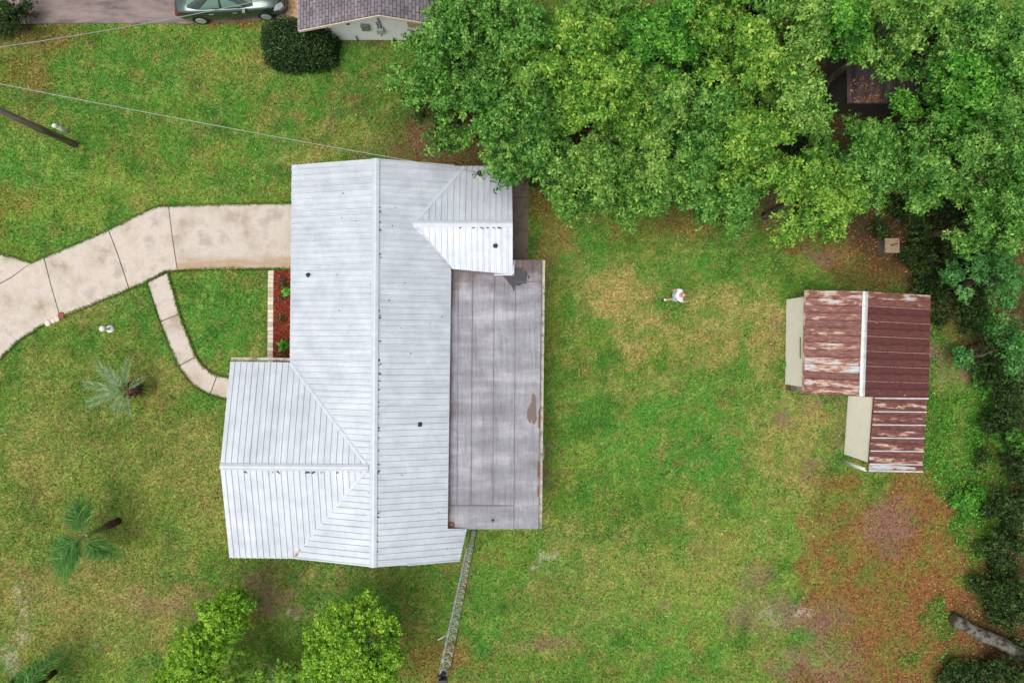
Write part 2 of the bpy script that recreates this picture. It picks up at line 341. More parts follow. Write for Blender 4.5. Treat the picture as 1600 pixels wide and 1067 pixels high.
def cover(u, v):
    n1 = fbm(u, v, 160, 3); n2 = fbm(u, v, 45, 9, 5); n3 = fbm(u, v, 11, 21, 4); n4 = fbm(u, v, 7, 33, 3); n5 = fbm(u, v, 22, 55, 4)
    sp = sstep(.36, .58, n4 * .5 + n5 * .5)                      # speckle that breaks every patch up
    col = np.tile(np.array(C(98, 132, 50)), (len(u), 1))
    col = mixc(col, C(118, 150, 60), sstep(.45, .62, n1) * .8)
    col = mixc(col, C(78, 134, 50), sstep(.46, .66, n2) * .8)
    col = mixc(col, C(130, 126, 68), sstep(.54, .74, fbm(u, v, 60, 77, 5)) * .5)
    ol = sstep(0, 1, np.clip(1.2 - np.sqrt(((u - 140) / 260) ** 2 + ((v - 800) / 320) ** 2), 0, 1))
    col = mixc(col, C(130, 128, 70), ol * .4)
    lu = layer(u, v, LUSH, 31, .7, 40); col = mixc(col, C(78, 140, 54), lu * .85)
    col = mixc(col, C(150, 122, 80), sstep(.56, .72, n3) * .6)
    col = mixc(col, C(58, 104, 38), sstep(.54, .74, n5) * .6)
    col = mixc(col, C(160, 172, 86), sstep(.56, .74, n4) * .5)
    col = mixc(col, C(188, 160, 104), layer(u, v, TAN, 41, 1.0, 20) * (.2 + .55 * sp))
    li = layer(u, v, LITT, 51, 1.1, 26) * (.45 + .55 * sp); col = mixc(col, C(142, 88, 56), li * .85)
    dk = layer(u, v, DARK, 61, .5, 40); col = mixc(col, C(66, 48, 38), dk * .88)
    we = layer(u, v, WEED, 71, .9, 24) * (.35 + .65 * sstep(.35, .6, n5)); col = mixc(col, C(70, 120, 40), we * .85)
    di = layer(u, v, DIRT, 81, 1.1, 18) * (.35 + .65 * sp); col = mixc(col, C(132, 102, 88), di * .85)
    sa = layer(u, v, SAND, 91, 1.1, 10) * (.2 + .8 * sp); col = mixc(col, C(200, 184, 170), sa * .7)
    bare = np.maximum.reduce([di, sa * .8, dk, li * .7])
    return col, bare, we, np.maximum(li, dk * .6)

# ------------------------------------------------------------------ ground sheet
SC = H / F
gx = np.concatenate([[-320, -120, -60, -40], np.arange(-29, 29.01, .17), [40, 60, 120, 320]])
gy = np.concatenate([[-320, -120, -60, -36], np.arange(-21, 21.01, .17), [36, 60, 120, 320]])
X, Y = np.meshgrid(gx, gy); xs = X.ravel(); ys = Y.ravel()
zs = (fbm(xs / SC, ys / SC, 60, 5) - .5) * .03 - .006
gu = 800 + xs / SC; gv = 533.5 - ys / SC
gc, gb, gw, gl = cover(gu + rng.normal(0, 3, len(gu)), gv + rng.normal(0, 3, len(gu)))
nx, ny = len(gx), len(gy)
ii = (np.arange(ny - 1)[:, None] * nx + np.arange(nx - 1)[None]).ravel()
quads = np.stack([ii, ii + 1, ii + nx + 1, ii + nx], 1)
def npmesh(name, verts, quads_, cols=None, mat=None, parent=None, smooth=False):
    me = bpy.data.meshes.new(name); k = quads_.shape[1]
    me.vertices.add(len(verts)); me.vertices.foreach_set('co', np.asarray(verts, np.float32).ravel())
    me.loops.add(quads_.size); me.loops.foreach_set('vertex_index', quads_.astype(np.int32).ravel())
    me.polygons.add(len(quads_)); me.polygons.foreach_set('loop_start', np.arange(0, quads_.size, k, dtype=np.int32))
    me.update(calc_edges=True)
    if smooth: me.polygons.foreach_set('use_smooth', np.ones(len(quads_), bool))
    if cols is not None:
        a = me.color_attributes.new('Col', 'FLOAT_COLOR', 'POINT')
        c4 = np.ones((len(verts), 4), np.float32); c4[:, :3] = cols; a.data.foreach_set('color', c4.ravel())
    return addobj(name, me, mat, parent)
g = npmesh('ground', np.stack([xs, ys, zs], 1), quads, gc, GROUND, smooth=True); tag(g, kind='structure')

def px(poly): return [tuple(P(u, v)[:2]) for (u, v) in poly]
def slabset(parent, polys, name, mat, z0, z1):
    for p in polys: MB().prism(px(p), z0, z1).build(name, mat, parent)

# ---- driveway: base strip of joint dirt with separate slabs on it
drv = MB().prism(px(DRIVE), .004, .012).build('driveway', JOINT); tag(drv, kind='structure')
slabset(drv, [
    [(470, 318.5), (330, 320), (264.5, 322.5), (271, 372), (278.5, 421.5), (350, 421), (470, 420)],
    [(263.3, 322.7), (247, 323.2), (228, 331), (171.2, 359.8), (186, 398), (203.4, 451.5), (232, 440), (262, 424), (277.2, 422), (269.6, 372)],
    [(169.8, 360.5), (110, 386), (70.5, 402.4), (82, 448), (95.8, 495), (100, 494), (160, 470), (202, 452.2), (184.6, 398.6)],
    [(69, 403), (50.6, 410.6), (20, 434), (0, 445), (-120, 520), (-120, 639), (-60, 609), (0, 561.5), (30, 532.5), (60, 512.5), (94.6, 496), (80.8, 448.6)],
    [(49, 410.8), (22, 402), (0, 397), (-40, 388), (-120, 372), (-120, 518), (-1, 443.6), (19, 432.8)]],
    'concrete_slab', CONC, .012, .05)
def stained():
    m = noise_mix('stained_concrete', [C(160, 144, 124), C(188, 177, 164), C(202, 191, 181), C(176, 166, 155)], .8, .85, detail=12, lo=.3, hi=.68, fine=.13, fscale=22, bump=.1)
    n = m.node_tree.nodes; l = m.node_tree.links; b = n['Principled BSDF']; src = b.inputs['Base Color'].links[0].from_socket
    geo = n.new('ShaderNodeNewGeometry'); sp = n.new('ShaderNodeSeparateXYZ'); l.new(geo.outputs['Position'], sp.inputs[0])
    a = n.new('ShaderNodeMapRange'); a.inputs[1].default_value = P(0, 385).y; a.inputs[2].default_value = P(0, 412).y; l.new(sp.outputs[1], a.inputs[0])
    mp = n.new('ShaderNodeMapping'); mp.inputs['Scale'].default_value = (.35, 2.2, 1); l.new(geo.outputs['Position'], mp.inputs[0])
    t = n.new('ShaderNodeTexNoise'); t.inputs['Scale'].default_value = 1.6; t.inputs['Detail'].default_value = 7; l.new(mp.outputs[0], t.inputs['Vector'])
    mu = n.new('ShaderNodeMath'); mu.operation = 'MULTIPLY'; l.new(a.outputs[0], mu.inputs[0]); l.new(t.outputs[0], mu.inputs[1])
    r2 = n.new('ShaderNodeMapRange'); r2.inputs[1].default_value = .2; r2.inputs[2].default_value = .6; r2.inputs[4].default_value = .8; l.new(mu.outputs[0], r2.inputs[0])
    mx = n.new('ShaderNodeMix'); mx.data_type = 'RGBA'; mx.inputs[7].default_value = (*C(168, 138, 98), 1); l.new(r2.outputs[0], mx.inputs[0]); l.new(src, mx.inputs[6]); l.new(mx.outputs[2], b.inputs['Base Color'])
    return m
drv.children[0].data.materials[0] = stained()
wk = MB().prism(px(WALK), .003, .011).build('walkway', JOINT); tag(wk, kind='structure')
slabset(wk, [
    [(231.5, 441.5), (262, 427), (280.2, 490.2), (251.6, 501.6)],
    [(252.2, 503.2), (280.8, 491.8), (305.6, 556.8), (280.2, 570.8), (268, 545)],
    [(280.9, 572.3), (306.4, 558.4), (318, 573), (333, 584), (339, 586.5), (328.6, 614.6), (326, 614.5), (301, 599.5), (284, 577)],
    [(330, 615.4), (340.4, 587), (350, 589), (380, 591), (380, 623.5), (350, 621.5)]],
    'concrete_slab', CONC, .011, .045)
sw = MB().prism(px(SIDEW), .004, .012).build('side_path', JOINT); tag(sw, kind='structure')
slabset(sw, [[(797, 255), (826, 255), (826, 308), (797, 308)], [(797, 309.4), (826, 309.4), (825.3, 357), (797, 357)], [(797, 358.4), (825.3, 358.4), (825, 406), (797, 406)]], 'concrete_slab', CONC_DARK, .012, .05)
asp = MB().prism(px(ASPHP), .004, .03).build('asphalt_driveway', ASPH); tag(asp, kind='structure')
grv = MB().prism(px([(446, 32), (446, -140), (500, -140), (500, 40), (470, 44)]), .004, .026).build('tan_gravel_strip', noise_mix('tan_gravel', [C(140, 108, 78), C(182, 150, 112), C(200, 172, 138)], 6, .95, fine=.25, fscale=40)); tag(grv, kind='structure')
bedo = MB().prism(px([(429, 422.5), (470, 422.5), (470, 570), (427.5, 570)]), .0, .05).build('mulch_bed', MULCHG); tag(bedo, kind='structure')
# paver edging: single pavers
edg = MB().prism(px([(419.6, 422), (428.6, 422), (427.4, 568), (418.4, 568)]), .002, .02).build('paver_edging', JOINT); tag(edg, kind='structure')
PAV = [simple('paver_' + nm, c, .85, 0, .12, 20) for nm, c in (('buff', C(214, 200, 184)), ('pink', C(198, 172, 154)), ('grey', C(188, 176, 168)), ('pale', C(224, 212, 194)))]
vv = 423.0; k = 0
while vv < 566:
    hgt = random.choice([5.6, 6.1, 6.6]); t0 = (vv - 422) / 146; uo = 419.8 - 1.2 * t0 + random.uniform(-.25, .25)
    MB().prism(px([(uo, vv), (uo + 8.4, vv + random.uniform(-.2, .2)), (uo + 8.4, vv + hgt), (uo, vv + hgt)]), .02, .075 + random.uniform(-.008, .008)).build('paver', random.choice(PAV), edg)
    vv += hgt + .55

# ------------------------------------------------------------------ roof helper
def clip_half(poly, a0, keep_ge):
    out = []; n = len(poly)
    for i in range(n):
        p, q = poly[i], poly[(i + 1) % n]
        pi = (p[0] >= a0) if keep_ge else (p[0] <= a0); qi = (q[0] >= a0) if keep_ge else (q[0] <= a0)
        if pi: out.append(p)
        if pi != qi:
            t = (a0 - p[0]) / (q[0] - p[0]); out.append((a0, p[1] + t * (q[1] - p[1])))
    return out
def roof_facet(parent, pts, pl, adir, pitch, mat, rib_w=.075, rib_h=.032, start=0.0, deck_mat=None, panel_name='roof_panel', colorfn=None, thick=.012, side=1):
    """pts: 3-D polygon on plane pl; ribs run down the slope, pitch measured along adir"""
    o, n = pl; a = (adir - n * adir.dot(n)).normalized(); b = n.cross(a).normalized()
    org = pts[0]
    loc = [((p - org).dot(a), (p - org).dot(b)) for p in pts]
    deck = MB(); m = len(pts)
    deck.add([p - n * .03 for p in pts] + [p - n * .09 for p in pts], [tuple(range(m)), tuple(range(m, 2 * m))[::-1]] + [(i, m + i, m + (i + 1) % m, (i + 1) % m) for i in range(m)])
    d = deck.build('roof_slope', deck_mat or TRIM, parent)
    W3 = lambda q, h: org + a * q[0] + b * q[1] + n * h
    a0 = min(q[0] for q in loc) + start; a1 = max(q[0] for q in loc)
    cnt = int(math.ceil((a1 - a0) / pitch)); idx = 0
    for k in range(-1 if start > 0 else 0, cnt):
        s = a0 + k * pitch; e = s + pitch
        c = clip_half(clip_half(loc, s, True), e, False)
        c2 = []
        for q in c:
            if not c2 or (abs(q[0] - c2[-1][0]) + abs(q[1] - c2[-1][1])) > 1e-5: c2.append(q)
        if len(c2) > 1 and (abs(c2[0][0] - c2[-1][0]) + abs(c2[0][1] - c2[-1][1])) < 1e-5: c2.pop()
        if len(c2) < 3: continue
        ar = sum(c2[i][0] * c2[(i + 1) % len(c2)][1] - c2[(i + 1) % len(c2)][0] * c2[i][1] for i in range(len(c2)))
        if abs(ar) < .004: continue
        mb = MB(); nn = len(c2)
        top = [W3(q, 0) for q in c2]; bot = [W3(q, -thick) for q in c2]
        f = tuple(range(nn)) if ar > 0 else tuple(range(nn))[::-1]
        mb.add(top + bot, [f, tuple(i + nn for i in f[::-1])] + [(i, (i + 1) % nn, nn + (i + 1) % nn, nn + i) for i in range(nn)])
        # rib along the strip's first edge + low mid stiffeners
        def span(av):
            bs = []
            for i in range(len(loc)):
                p, q = loc[i], loc[(i + 1) % len(loc)]
                if (p[0] - av) * (q[0] - av) < 0: bs.append(p[1] + (av - p[0]) / (q[0] - p[0]) * (q[1] - p[1]))
            return (min(bs), max(bs)) if len(bs) >= 2 else None
        ra = s + rib_w * .6
        sp = span(ra)
        if sp and sp[1] - sp[0] > .06:
            w, t = rib_w / 2, rib_w / 3.2
            vs_ = []
            for bb in sp:
                vs_ += [W3((ra - w, bb), -.004), W3((ra - t, bb), rib_h), W3((ra + t, bb), rib_h), W3((ra + w, bb), -.004)]
            mb.add(vs_, [(0, 4, 5, 1), (1, 5, 6, 2), (2, 6, 7, 3), (0, 1, 2, 3), (4, 7, 6, 5)])
        if mat is not ROOF and sp and sp[1] - sp[0] > .06:
            jm = MB(); jw = .011
            jm.add([W3((s + q_, bb), .004) for bb in sp for q_ in (-jw, jw)], [(0, 1, 3, 2)]); jm.build('lap_joint', JOINTRUST, d)
        p = mb.build(panel_name, mat, d)
        if colorfn: p.color = colorfn(idx)
        idx += 1
    return d
def strip(p0, p1, w, nrm, h, mat, name, parent, drop=0.0):
    """flat flashing strip along p0-p1, w wide, folded down by drop at both edges"""
    p0, p1 = Vector(p0), Vector(p1); t = (p1 - p0).normalized(); s = nrm.cross(t).normalized()
    mb = MB(); vs_ = []
    for p in (p0, p1):
        vs_ += [p - s * w + nrm * (h - drop), p - s * w * .18 + nrm * h, p + s * w * .18 + nrm * h, p + s * w + nrm * (h - drop),
                p - s * w + nrm * (h - drop - .02), p + s * w + nrm * (h - drop - .02)]
    mb.add(vs_, [(0, 1, 7, 6), (1, 2, 8, 7), (2, 3, 9, 8), (4, 0, 6, 10), (3, 5, 11, 9), (0, 4, 5, 3, 2, 1), (6, 7, 8, 9, 11, 10)])
    return mb.build(name, mat, parent)
UP = Vector((0, 0, 1))

JOINTRUST = simple('dark_lap_rust', C(70, 40, 34), .9)  # dark rust-brown for the seams between sheet panels
# ------------------------------------------------------------------ main house
ZR, ZE = 3.75, 2.75
house = thing('house', (-5.2, -1.0, 0), 'single-storey house under a white ribbed metal roof with a grey flat extension', 'house')
wm = MB()
for (x0, x1, y0, y1) in ((-8.4, -2.3, -8.3, 6.6), (-11.0, -8.402, -8.2, -1.2), (-2.298, -.35, 3.0, 6.55), (-2.297, .72, -7.1, 2.998)):
    wm.box(((x0 + x1) / 2, (y0 + y1) / 2, 1.27), (x1 - x0, y1 - y0, 2.5))
wall = wm.build('wall', CREAMW, house)
gmb = MB()
for yy in (-8.3, 6.5): gmb.add([(-8.4, yy, 2.5), (-2.3, yy, 2.5), (-5.25, yy, 3.45), (-8.4, yy + .1, 2.5), (-2.3, yy + .1, 2.5), (-5.25, yy + .1, 3.45)], [(0, 1, 2), (5, 4, 3), (0, 2, 5, 3), (1, 4, 5, 2)])
gmb.build('gable_wall', CREAMW, house)
R0 = P(587.5, 248, ZR); R1 = P(583, 886, ZR); rdir = (R0 - R1).normalized()
plL = plane3(R0, R1, P(454.5, 420, ZE)); plR = plane3(R0, R1, P(722, 560, ZE))
ptsL = [PP(u, v, plL) for u, v in ((583, 886), (587.5, 248), (456, 258), (453, 566), (576, 730.5), (461, 872.5))]
ptsR = [PP(u, v, plR) for u, v in ((583, 886), (718, 877), (729.5, 826), (699.5, 826), (705, 424), (704, 420), (646, 350), (726, 260.5), (587.5, 248))]
PITCH = .238
roof_facet(house, ptsL, plL, rdir, PITCH, ROOF)
roof_facet(house, ptsR, plR, rdir, PITCH, ROOF)
apx = PP(576, 730.5, plL); W0 = P(344, 729, apx.z); wdir = (apx - W0).normalized()
plWu = plane3(W0, apx, P(406, 565.5, ZE)); plWl = plane3(W0, apx, P(406, 871.5, ZE))
roof_facet(house, [PP(u, v, plWu) for u, v in ((344, 729), (576, 730.5), (453, 566), (360, 565))], plWu, wdir, PITCH, ROOF, start=.12)
roof_facet(house, [PP(u, v, plWl) for u, v in ((344, 729), (358.5, 871), (461, 872.5), (576, 730.5))], plWl, wdir, PITCH, ROOF, start=.12)
V0 = PP(646, 350, plR); V1 = P(801, 350, V0.z); vdir = (V1 - V0).normalized()
plVu = plane3(V0, V1, P(762, 260, ZE)); plVl = plane3(V0, V1, P(752, 424.5, ZE))
roof_facet(house, [PP(u, v, plVu) for u, v in ((646, 350), (801, 350), (799.5, 260), (726, 259.5))], plVu, vdir, PITCH, ROOF, start=.05)
roof_facet(house, [PP(u, v, plVl) for u, v in ((646, 350), (704, 420), (801, 429), (801, 350))], plVl, vdir, PITCH, ROOF, start=.05)
# ridge caps and valley flashings
strip(R1, R0, .14, UP, .065, TRIM, 'ridge_cap', house, .045)
strip(W0, apx, .13, UP, .062, TRIM, 'ridge_cap', house, .045)
strip(V0, V1, .13, UP, .062, TRIM, 'ridge_cap', house, .04)
for (a, b, pl) in (((454, 567), (574, 728), plWu), ((462, 871.5), (574, 733), plWl), ((647, 348), (725, 261), plVu), ((647, 352), (703, 419.5), plVl)):
    strip(PP(*a, pl), PP(*b, pl), .075, pl[1], .04, TRIM, 'valley_flashing', house, .012)
rs = PP(463, 868.5, plWl, .055); re_ = PP(470, 860, plWl, .055)
strip(rs, re_, .07, UP, .012, RUSTSTEEL, 'rusted_flashing', house)
# fascia / gutters
def gutter(a, b, za, mat, name='gutter', w=.1, h=.1):
    p0, p1 = P(*a, za), P(*b, za); t = (p1 - p0).normalized(); s = UP.cross(t)
    mb = MB()
    for (o0, hh, ww) in ((0, h, .012), (w, h, .012)):
        vs_ = []
        for p in (p0, p1):
            q = p + s * o0
            vs_ += [q - s * ww / 2 - UP * hh, q + s * ww / 2 - UP * hh, q + s * ww / 2, q - s * ww / 2]
        mb.add(vs_, [(0, 1, 5, 4), (1, 2, 6, 5), (2, 3, 7, 6), (3, 0, 4, 7), (0, 3, 2, 1), (4, 5, 6, 7)])
    mb.add([p0 - UP * h, p0 + s * w - UP * h, p1 + s * w - UP * h, p1 - UP * h], [(0, 1, 2, 3)])
    return mb.build(name, mat, house)
GUT = noise_mix('gutter_metal', [C(120, 104, 88), C(196, 188, 176), C(214, 210, 202)], 2.5, .6, bump=0)
gutter((456, 258), (453, 564), ZE - .05, GUT)
gutter((360, 562.5), (453, 563.5), ZE - .05, GUT)
gutter((842.5, 826), (847.5, 406), 2.5, GUT, w=-.1)
# vent pipes
def vent(p, name='vent_pipe', r=.05, h=.22):
    mb = MB().lathe(p, [(r * 2.1, -.05), (r * 1.9, .02), (r * 1.1, .06), (r, .06), (r, h), (r * .72, h), (r * .72, h - .06)], 14)
    o = mb.build(name, DARKMETAL, house); return o
vent(PP(482, 430, plL)); vent(PP(656, 663, plR)); vent(PP(774, 384, plVl))
# flat extension: deck + rolled roofing sheets
plF = plane3(P(702, 500, 2.62), P(701, 700, 2.62), P(843, 600, 2.50))
FL = [(704, 421), (799, 430), (799, 406.5), (846, 406.5), (841, 826), (698, 826)]
fm = MB(); pf = [PP(u, v, plF, -.02) for u, v in FL]; nn = len(pf)
fm.add(pf + [p - UP * .16 for p in pf], [tuple(range(nn)), tuple(range(nn, 2 * nn))[::-1]] + [(i, nn + i, nn + (i + 1) % nn, (i + 1) % nn) for i in range(nn)])
flat = fm.build('flat_roof', TRIM, house)
def rollmat():
    m, n, l, b = newmat('rolled_roofing')
    geo = n.new('ShaderNodeNewGeometry')
    def nz(sc, st, det=7, ro=.65):
        mp = n.new('ShaderNodeMapping'); mp.inputs['Scale'].default_value = st; l.new(geo.outputs['Position'], mp.inputs[0])
        t = n.new('ShaderNodeTexNoise'); t.inputs['Scale'].default_value = sc; t.inputs['Detail'].default_value = det; t.inputs['Roughness'].default_value = ro
        l.new(mp.outputs[0], t.inputs['Vector']); return t.outputs[0]
    a = nz(.8, (1.0, 1.1, 1), 9, .72); f = nz(38, (1, 1, 1), 3); wv = nz(2.4, (2.6, .35, 1), 4, .5)
    cr = n.new('ShaderNodeValToRGB'); e = cr.color_ramp.elements
    e[0].position = .38; e[0].color = (*C(128, 126, 132), 1); e[1].position = .5; e[1].color = (*C(150, 149, 157), 1)
    e2 = e.new(.6); e2.color = (*C(176, 174, 182), 1)
    bd = nz(1.1, (.22, 1.5, 1), 6, .6); am = n.new('ShaderNodeMath'); am.operation = 'ADD'; l.new(a, am.inputs[0]); l.new(bd, am.inputs[1]); ah = n.new('ShaderNodeMath'); ah.operation = 'MULTIPLY'; ah.inputs[1].default_value = .5; l.new(am.outputs[0], ah.inputs[0])
    l.new(ah.outputs[0], cr.inputs[0])
    mr = n.new('ShaderNodeMapRange'); mr.inputs[1].default_value = .3; mr.inputs[2].default_value = .7; mr.inputs[3].default_value = .84; mr.inputs[4].default_value = 1.16; l.new(f, mr.inputs[0])
    # brown grime creeping from the house side
    at = n.new('ShaderNodeAttribute'); at.attribute_name = 'Grime'
    gn = nz(1.6, (1, 1.4, 1)); ga = n.new('ShaderNodeMath'); ga.operation = 'MULTIPLY'; l.new(at.outputs['Fac'], ga.inputs[0]); l.new(gn, ga.inputs[1])
    gm = n.new('ShaderNodeMapRange'); gm.inputs[1].default_value = .18; gm.inputs[2].default_value = .55; gm.inputs[4].default_value = .85; l.new(ga.outputs[0], gm.inputs[0])
    mg = n.new('ShaderNodeMix'); mg.data_type = 'RGBA'; mg.inputs[7].default_value = (*C(92, 74, 68), 1); l.new(gm.outputs[0], mg.inputs[0]); l.new(cr.outputs[0], mg.inputs[6])
    mx = n.new('ShaderNodeVectorMath'); mx.operation = 'SCALE'; l.new(mg.outputs[2], mx.inputs[0]); l.new(mr.outputs[0], mx.inputs['Scale'])
    l.new(mx.outputs[0], b.inputs['Base Color']); b.inputs['Roughness'].default_value = .7; b.inputs['Specular IOR Level'].default_value = .4
    bp = n.new('ShaderNodeBump'); bp.inputs['Strength'].default_value = .8; bp.inputs['Distance'].default_value = .12; l.new(wv, bp.inputs['Height'])
    b2 = n.new('ShaderNodeBump'); b2.inputs['Strength'].default_value = .3; b2.inputs['Distance'].default_value = .01; l.new(f, b2.inputs['Height']); l.new(bp.outputs[0], b2.inputs['Normal'])
    l.new(b2.outputs[0], b.inputs['Normal'])
    return m
ROLL = rollmat()
def roll_sheet(c4, lift, wr_seed):
    """c4: four pixel corners (tl, tr, br, bl); gridded sheet with wrinkles"""
    nu, nv = 14, 60
    (u0, v0), (u1, v1), (u2, v2), (u3, v3) = c4
    U, Vv = np.meshgrid(np.linspace(0, 1, nu), np.linspace(0, 1, nv)); U = U.ravel(); Vv = Vv.ravel()
    uu = (u0 * (1 - U) + u1 * U) * (1 - Vv) + (u3 * (1 - U) + u2 * U) * Vv
    vv_ = (v0 * (1 - U) + v1 * U) * (1 - Vv) + (v3 * (1 - U) + v2 * U) * Vv
    wr = (fbm(uu * 4.0 + .25 * vv_, vv_ * .35, 26, 100 + wr_seed, 3) - .5) * .10 + (fbm(uu * .4, vv_ * 1.5, 30, 140, 3) - .5) * .05
    edge = np.minimum(np.minimum(U, 1 - U) * 5, 1) * np.minimum(np.minimum(Vv, 1 - Vv) * 12, 1)
    vs_ = []; gr = []
    off = WLOC[house]
    for i in range(len(uu)):
        p = PP(uu[i], vv_[i], plF, lift + .02 + wr[i] * edge[i] + .006); vs_.append(tuple(p - off))
        gr.append(max(0, 1 - (uu[i] - 702) / 22.0) * .8 + max(0, 1 - (vv_[i] - 424) / 60.0) * 1.0)
    ii = (np.arange(nv - 1)[:, None] * nu + np.arange(nu - 1)[None]).ravel()
    q = np.stack([ii + nu, ii + nu + 1, ii + 1, ii], 1)
    o = npmesh('roofing_sheet', np.array(vs_), q, None, ROLL, flat, smooth=True)
    a = o.data.attributes.new('Grime', 'FLOAT', 'POINT'); a.data.foreach_set('value', np.array(gr, np.float32))
    return o
def lx(u, v): return u + (534 - v) * .0068     # verticals of the house lean slightly in plan
sheets = [(700, 715), (715, 737), (737, 771), (771, 804)]
for i, (a, b) in enumerate(sheets):
    ta, tb = lx(a, 424), lx(b, 424)
    v0 = 421 + (ta - 704) * .093; v1 = 421 + (min(tb, 799) - 704) * .093
    roll_sheet([(ta, v0), (tb + .6, v1), (lx(b, 791) + .6, 791), (lx(a, 791), 791)], .008 * (i % 2) + .004, i)
roll_sheet([(lx(804, 406), 406.5), (846, 406.5), (844.7, 520), (lx(804, 440), 441)][:2] + [(845.6, 441), (lx(804, 440), 441)], .018, 7)
roll_sheet([(lx(804, 441), 441), (845.6, 441), (841, 826), (lx(804, 826), 826)], .006, 8)
roll_sheet([(lx(698.6, 791), 789.5), (lx(804.5, 791), 789.5), (lx(804.5, 826), 826), (lx(698.6, 826), 826)], .02, 9)
TAR = simple('tar', C(48, 48, 52), .5, 0, .15, 20)
SEAM = simple('seam_tar', C(104, 98, 102), .6, 0, .3, 14)
for b_ in (715, 737, 771, 804):
    v_0 = 441 if b_ == 804 else 423 + (lx(b_, 424) - 704) * .093; v_1 = 826 if b_ == 804 else 790
    prev = None
    for i in range(21):
        v_ = v_0 + (v_1 - v_0) * i / 20; q_ = PP(lx(b_, v_) + .5 + random.uniform(-.12, .12), v_, plF, .058)
        if prev is not None: strip(prev, q_, .008, UP, .004, SEAM, 'seam_bead', flat)
        prev = q_
strip(PP(lx(699, 790), 789.5, plF, .058), PP(lx(804, 790), 789.5, plF, .058), .014, UP, .006, SEAM, 'seam_bead', flat)
strip(PP(lx(805, 440), 440.5, plF, .058), PP(845.4, 440.5, plF, .058), .012, UP, .006, SEAM, 'seam_bead', flat)
def blob(px_pts, lift, mat, name, parent):
    MB_ = MB(); pts = [PP(u, v, plF, lift) for u, v in px_pts]; n_ = len(pts)
    lo = [PP(u, v, plF, lift - .012) for u, v in px_pts]
    a = sum(pts[i].x * pts[(i + 1) % n_].y - pts[(i + 1) % n_].x * pts[i].y for i in range(n_))
    if a < 0: pts.reverse(); lo.reverse()
    MB_.add(pts + lo, [tuple(range(n_))] + [(i, n_ + i, n_ + (i + 1) % n_, (i + 1) % n_) for i in range(n_)])
    return MB_.build(name, mat, parent)
blob([(784, 430), (790, 436), (795, 443), (800, 448), (803, 456), (805, 446), (812, 447), (816, 443), (822, 444), (824, 436), (828, 434), (824, 428), (822, 423), (816, 425), (818, 419), (811, 420), (806, 417), (803, 421), (802, 428), (794, 430)], .062, TAR, 'tar_patch', house)
DEB = simple('damp_leaf_stain', C(120, 104, 98), .9, 0, .3, 30)
blob([(824, 640), (823, 652), (827, 660), (835, 662), (838, 655), (837, 640), (837, 622), (834, 614), (831, 616), (830, 628)], .062, DEB, 'debris_patch', house)
mbf = MB(); mbf.lathe(PP(770, 812, plF, .03), [(.05, 0), (.05, .05), (.035, .16), (.02, .16)], 12); mbf.build('vent_pipe', DARKMETAL, house)
for (a, b) in (((772, 429.5), (803, 429.5)), ((802.3, 414), (802.3, 431))):
    strip(P(*a, 2.72), P(*b, 2.72), .03, UP, .02, TRIM, 'corner_flashing', house)
RUSTY = simple('rust_stain', C(132, 78, 54), .8, 0, .25, 15)
lm = MB().lathe(PP(706, 819, plF, .03), [(.13, 0), (.12, .04), (.07, .06)], 9); lm.build('rusty_collar', RUSTY, house)
for (v0, v1) in ((720, 745), (640, 668), (760, 775)):
    strip(P(840.6 + (790 - v0) * .011, v0, 2.56), P(840.6 + (790 - v1) * .011, v1, 2.56), .025, UP, .06, RUSTY, 'rusted_drip_edge', house)
# dark blocks painted as shadowy closure holes under ridge caps, plus loose leaf debris
dl = MB()
for (u0, v0, u1, v1, pl, n_) in ((592, 300, 592, 600, plR, 16), (590, 590, 588, 870, plR, 22), (380, 737, 530, 738, plWl, 9), (690, 356, 790, 356, plVl, 8)):
    for i in range(n_):
        t = random.random(); p = PP(u0 + (u1 - u0) * t + random.uniform(0, 2), v0 + (v1 - v0) * t, pl, .02)
        dl.box(p, (random.uniform(.05, .15), random.uniform(.03, .06), .02), Matrix.Rotation(random.uniform(-.6, .6), 3, 'Z'))
for i in range(26):
    u = random.uniform(470, 700); v = random.uniform(275, 860); pl = plL if u < 580 else plR
    if pl is plL and v > 560 and u < 575: continue
    dl.box(PP(u, v, pl, .012), (random.uniform(.03, .07), .03, .012), Matrix.Rotation(random.uniform(0, 3), 3, 'Z'))
o = dl.build('ridge_gaps_and_debris', simple('dark_gap_and_leaf', C(70, 58, 52), .9), house); tag(o, kind='stuff')

# service mast on the rear wing
mp_ = PP(750, 276, plVu)
mast = thing('service_mast', mp_, 'dark electric service mast with weatherhead on the white wing roof', 'mast')
MB().tube([mp_ - UP * .1, mp_ + UP * .55], .035, 10).build('pipe', DARKMETAL, mast)
MB().lathe(mp_ + UP * .5, [(.05, 0), (.1, .03), (.09, .12), (.03, .17)], 12).build('weatherhead', DARKMETAL, mast)
MB().lathe(mp_, [(.16, -.03), (.14, .02), (.05, .08)], 12).build('roof_boot', simple('mast_boot', C(196, 200, 170), .7), mast)
for (du, dv) in ((-12, -1), (-10, 4), (8, -10), (6, 6)):
    e = PP(750 + du, 276 + dv, plVu, .06); t = mp_ + UP * .6; mid = (t + e) / 2 + UP * .12
    MB().tube([t, mid, e], .014, 6).build('lead_wire', DWIRE, mast)

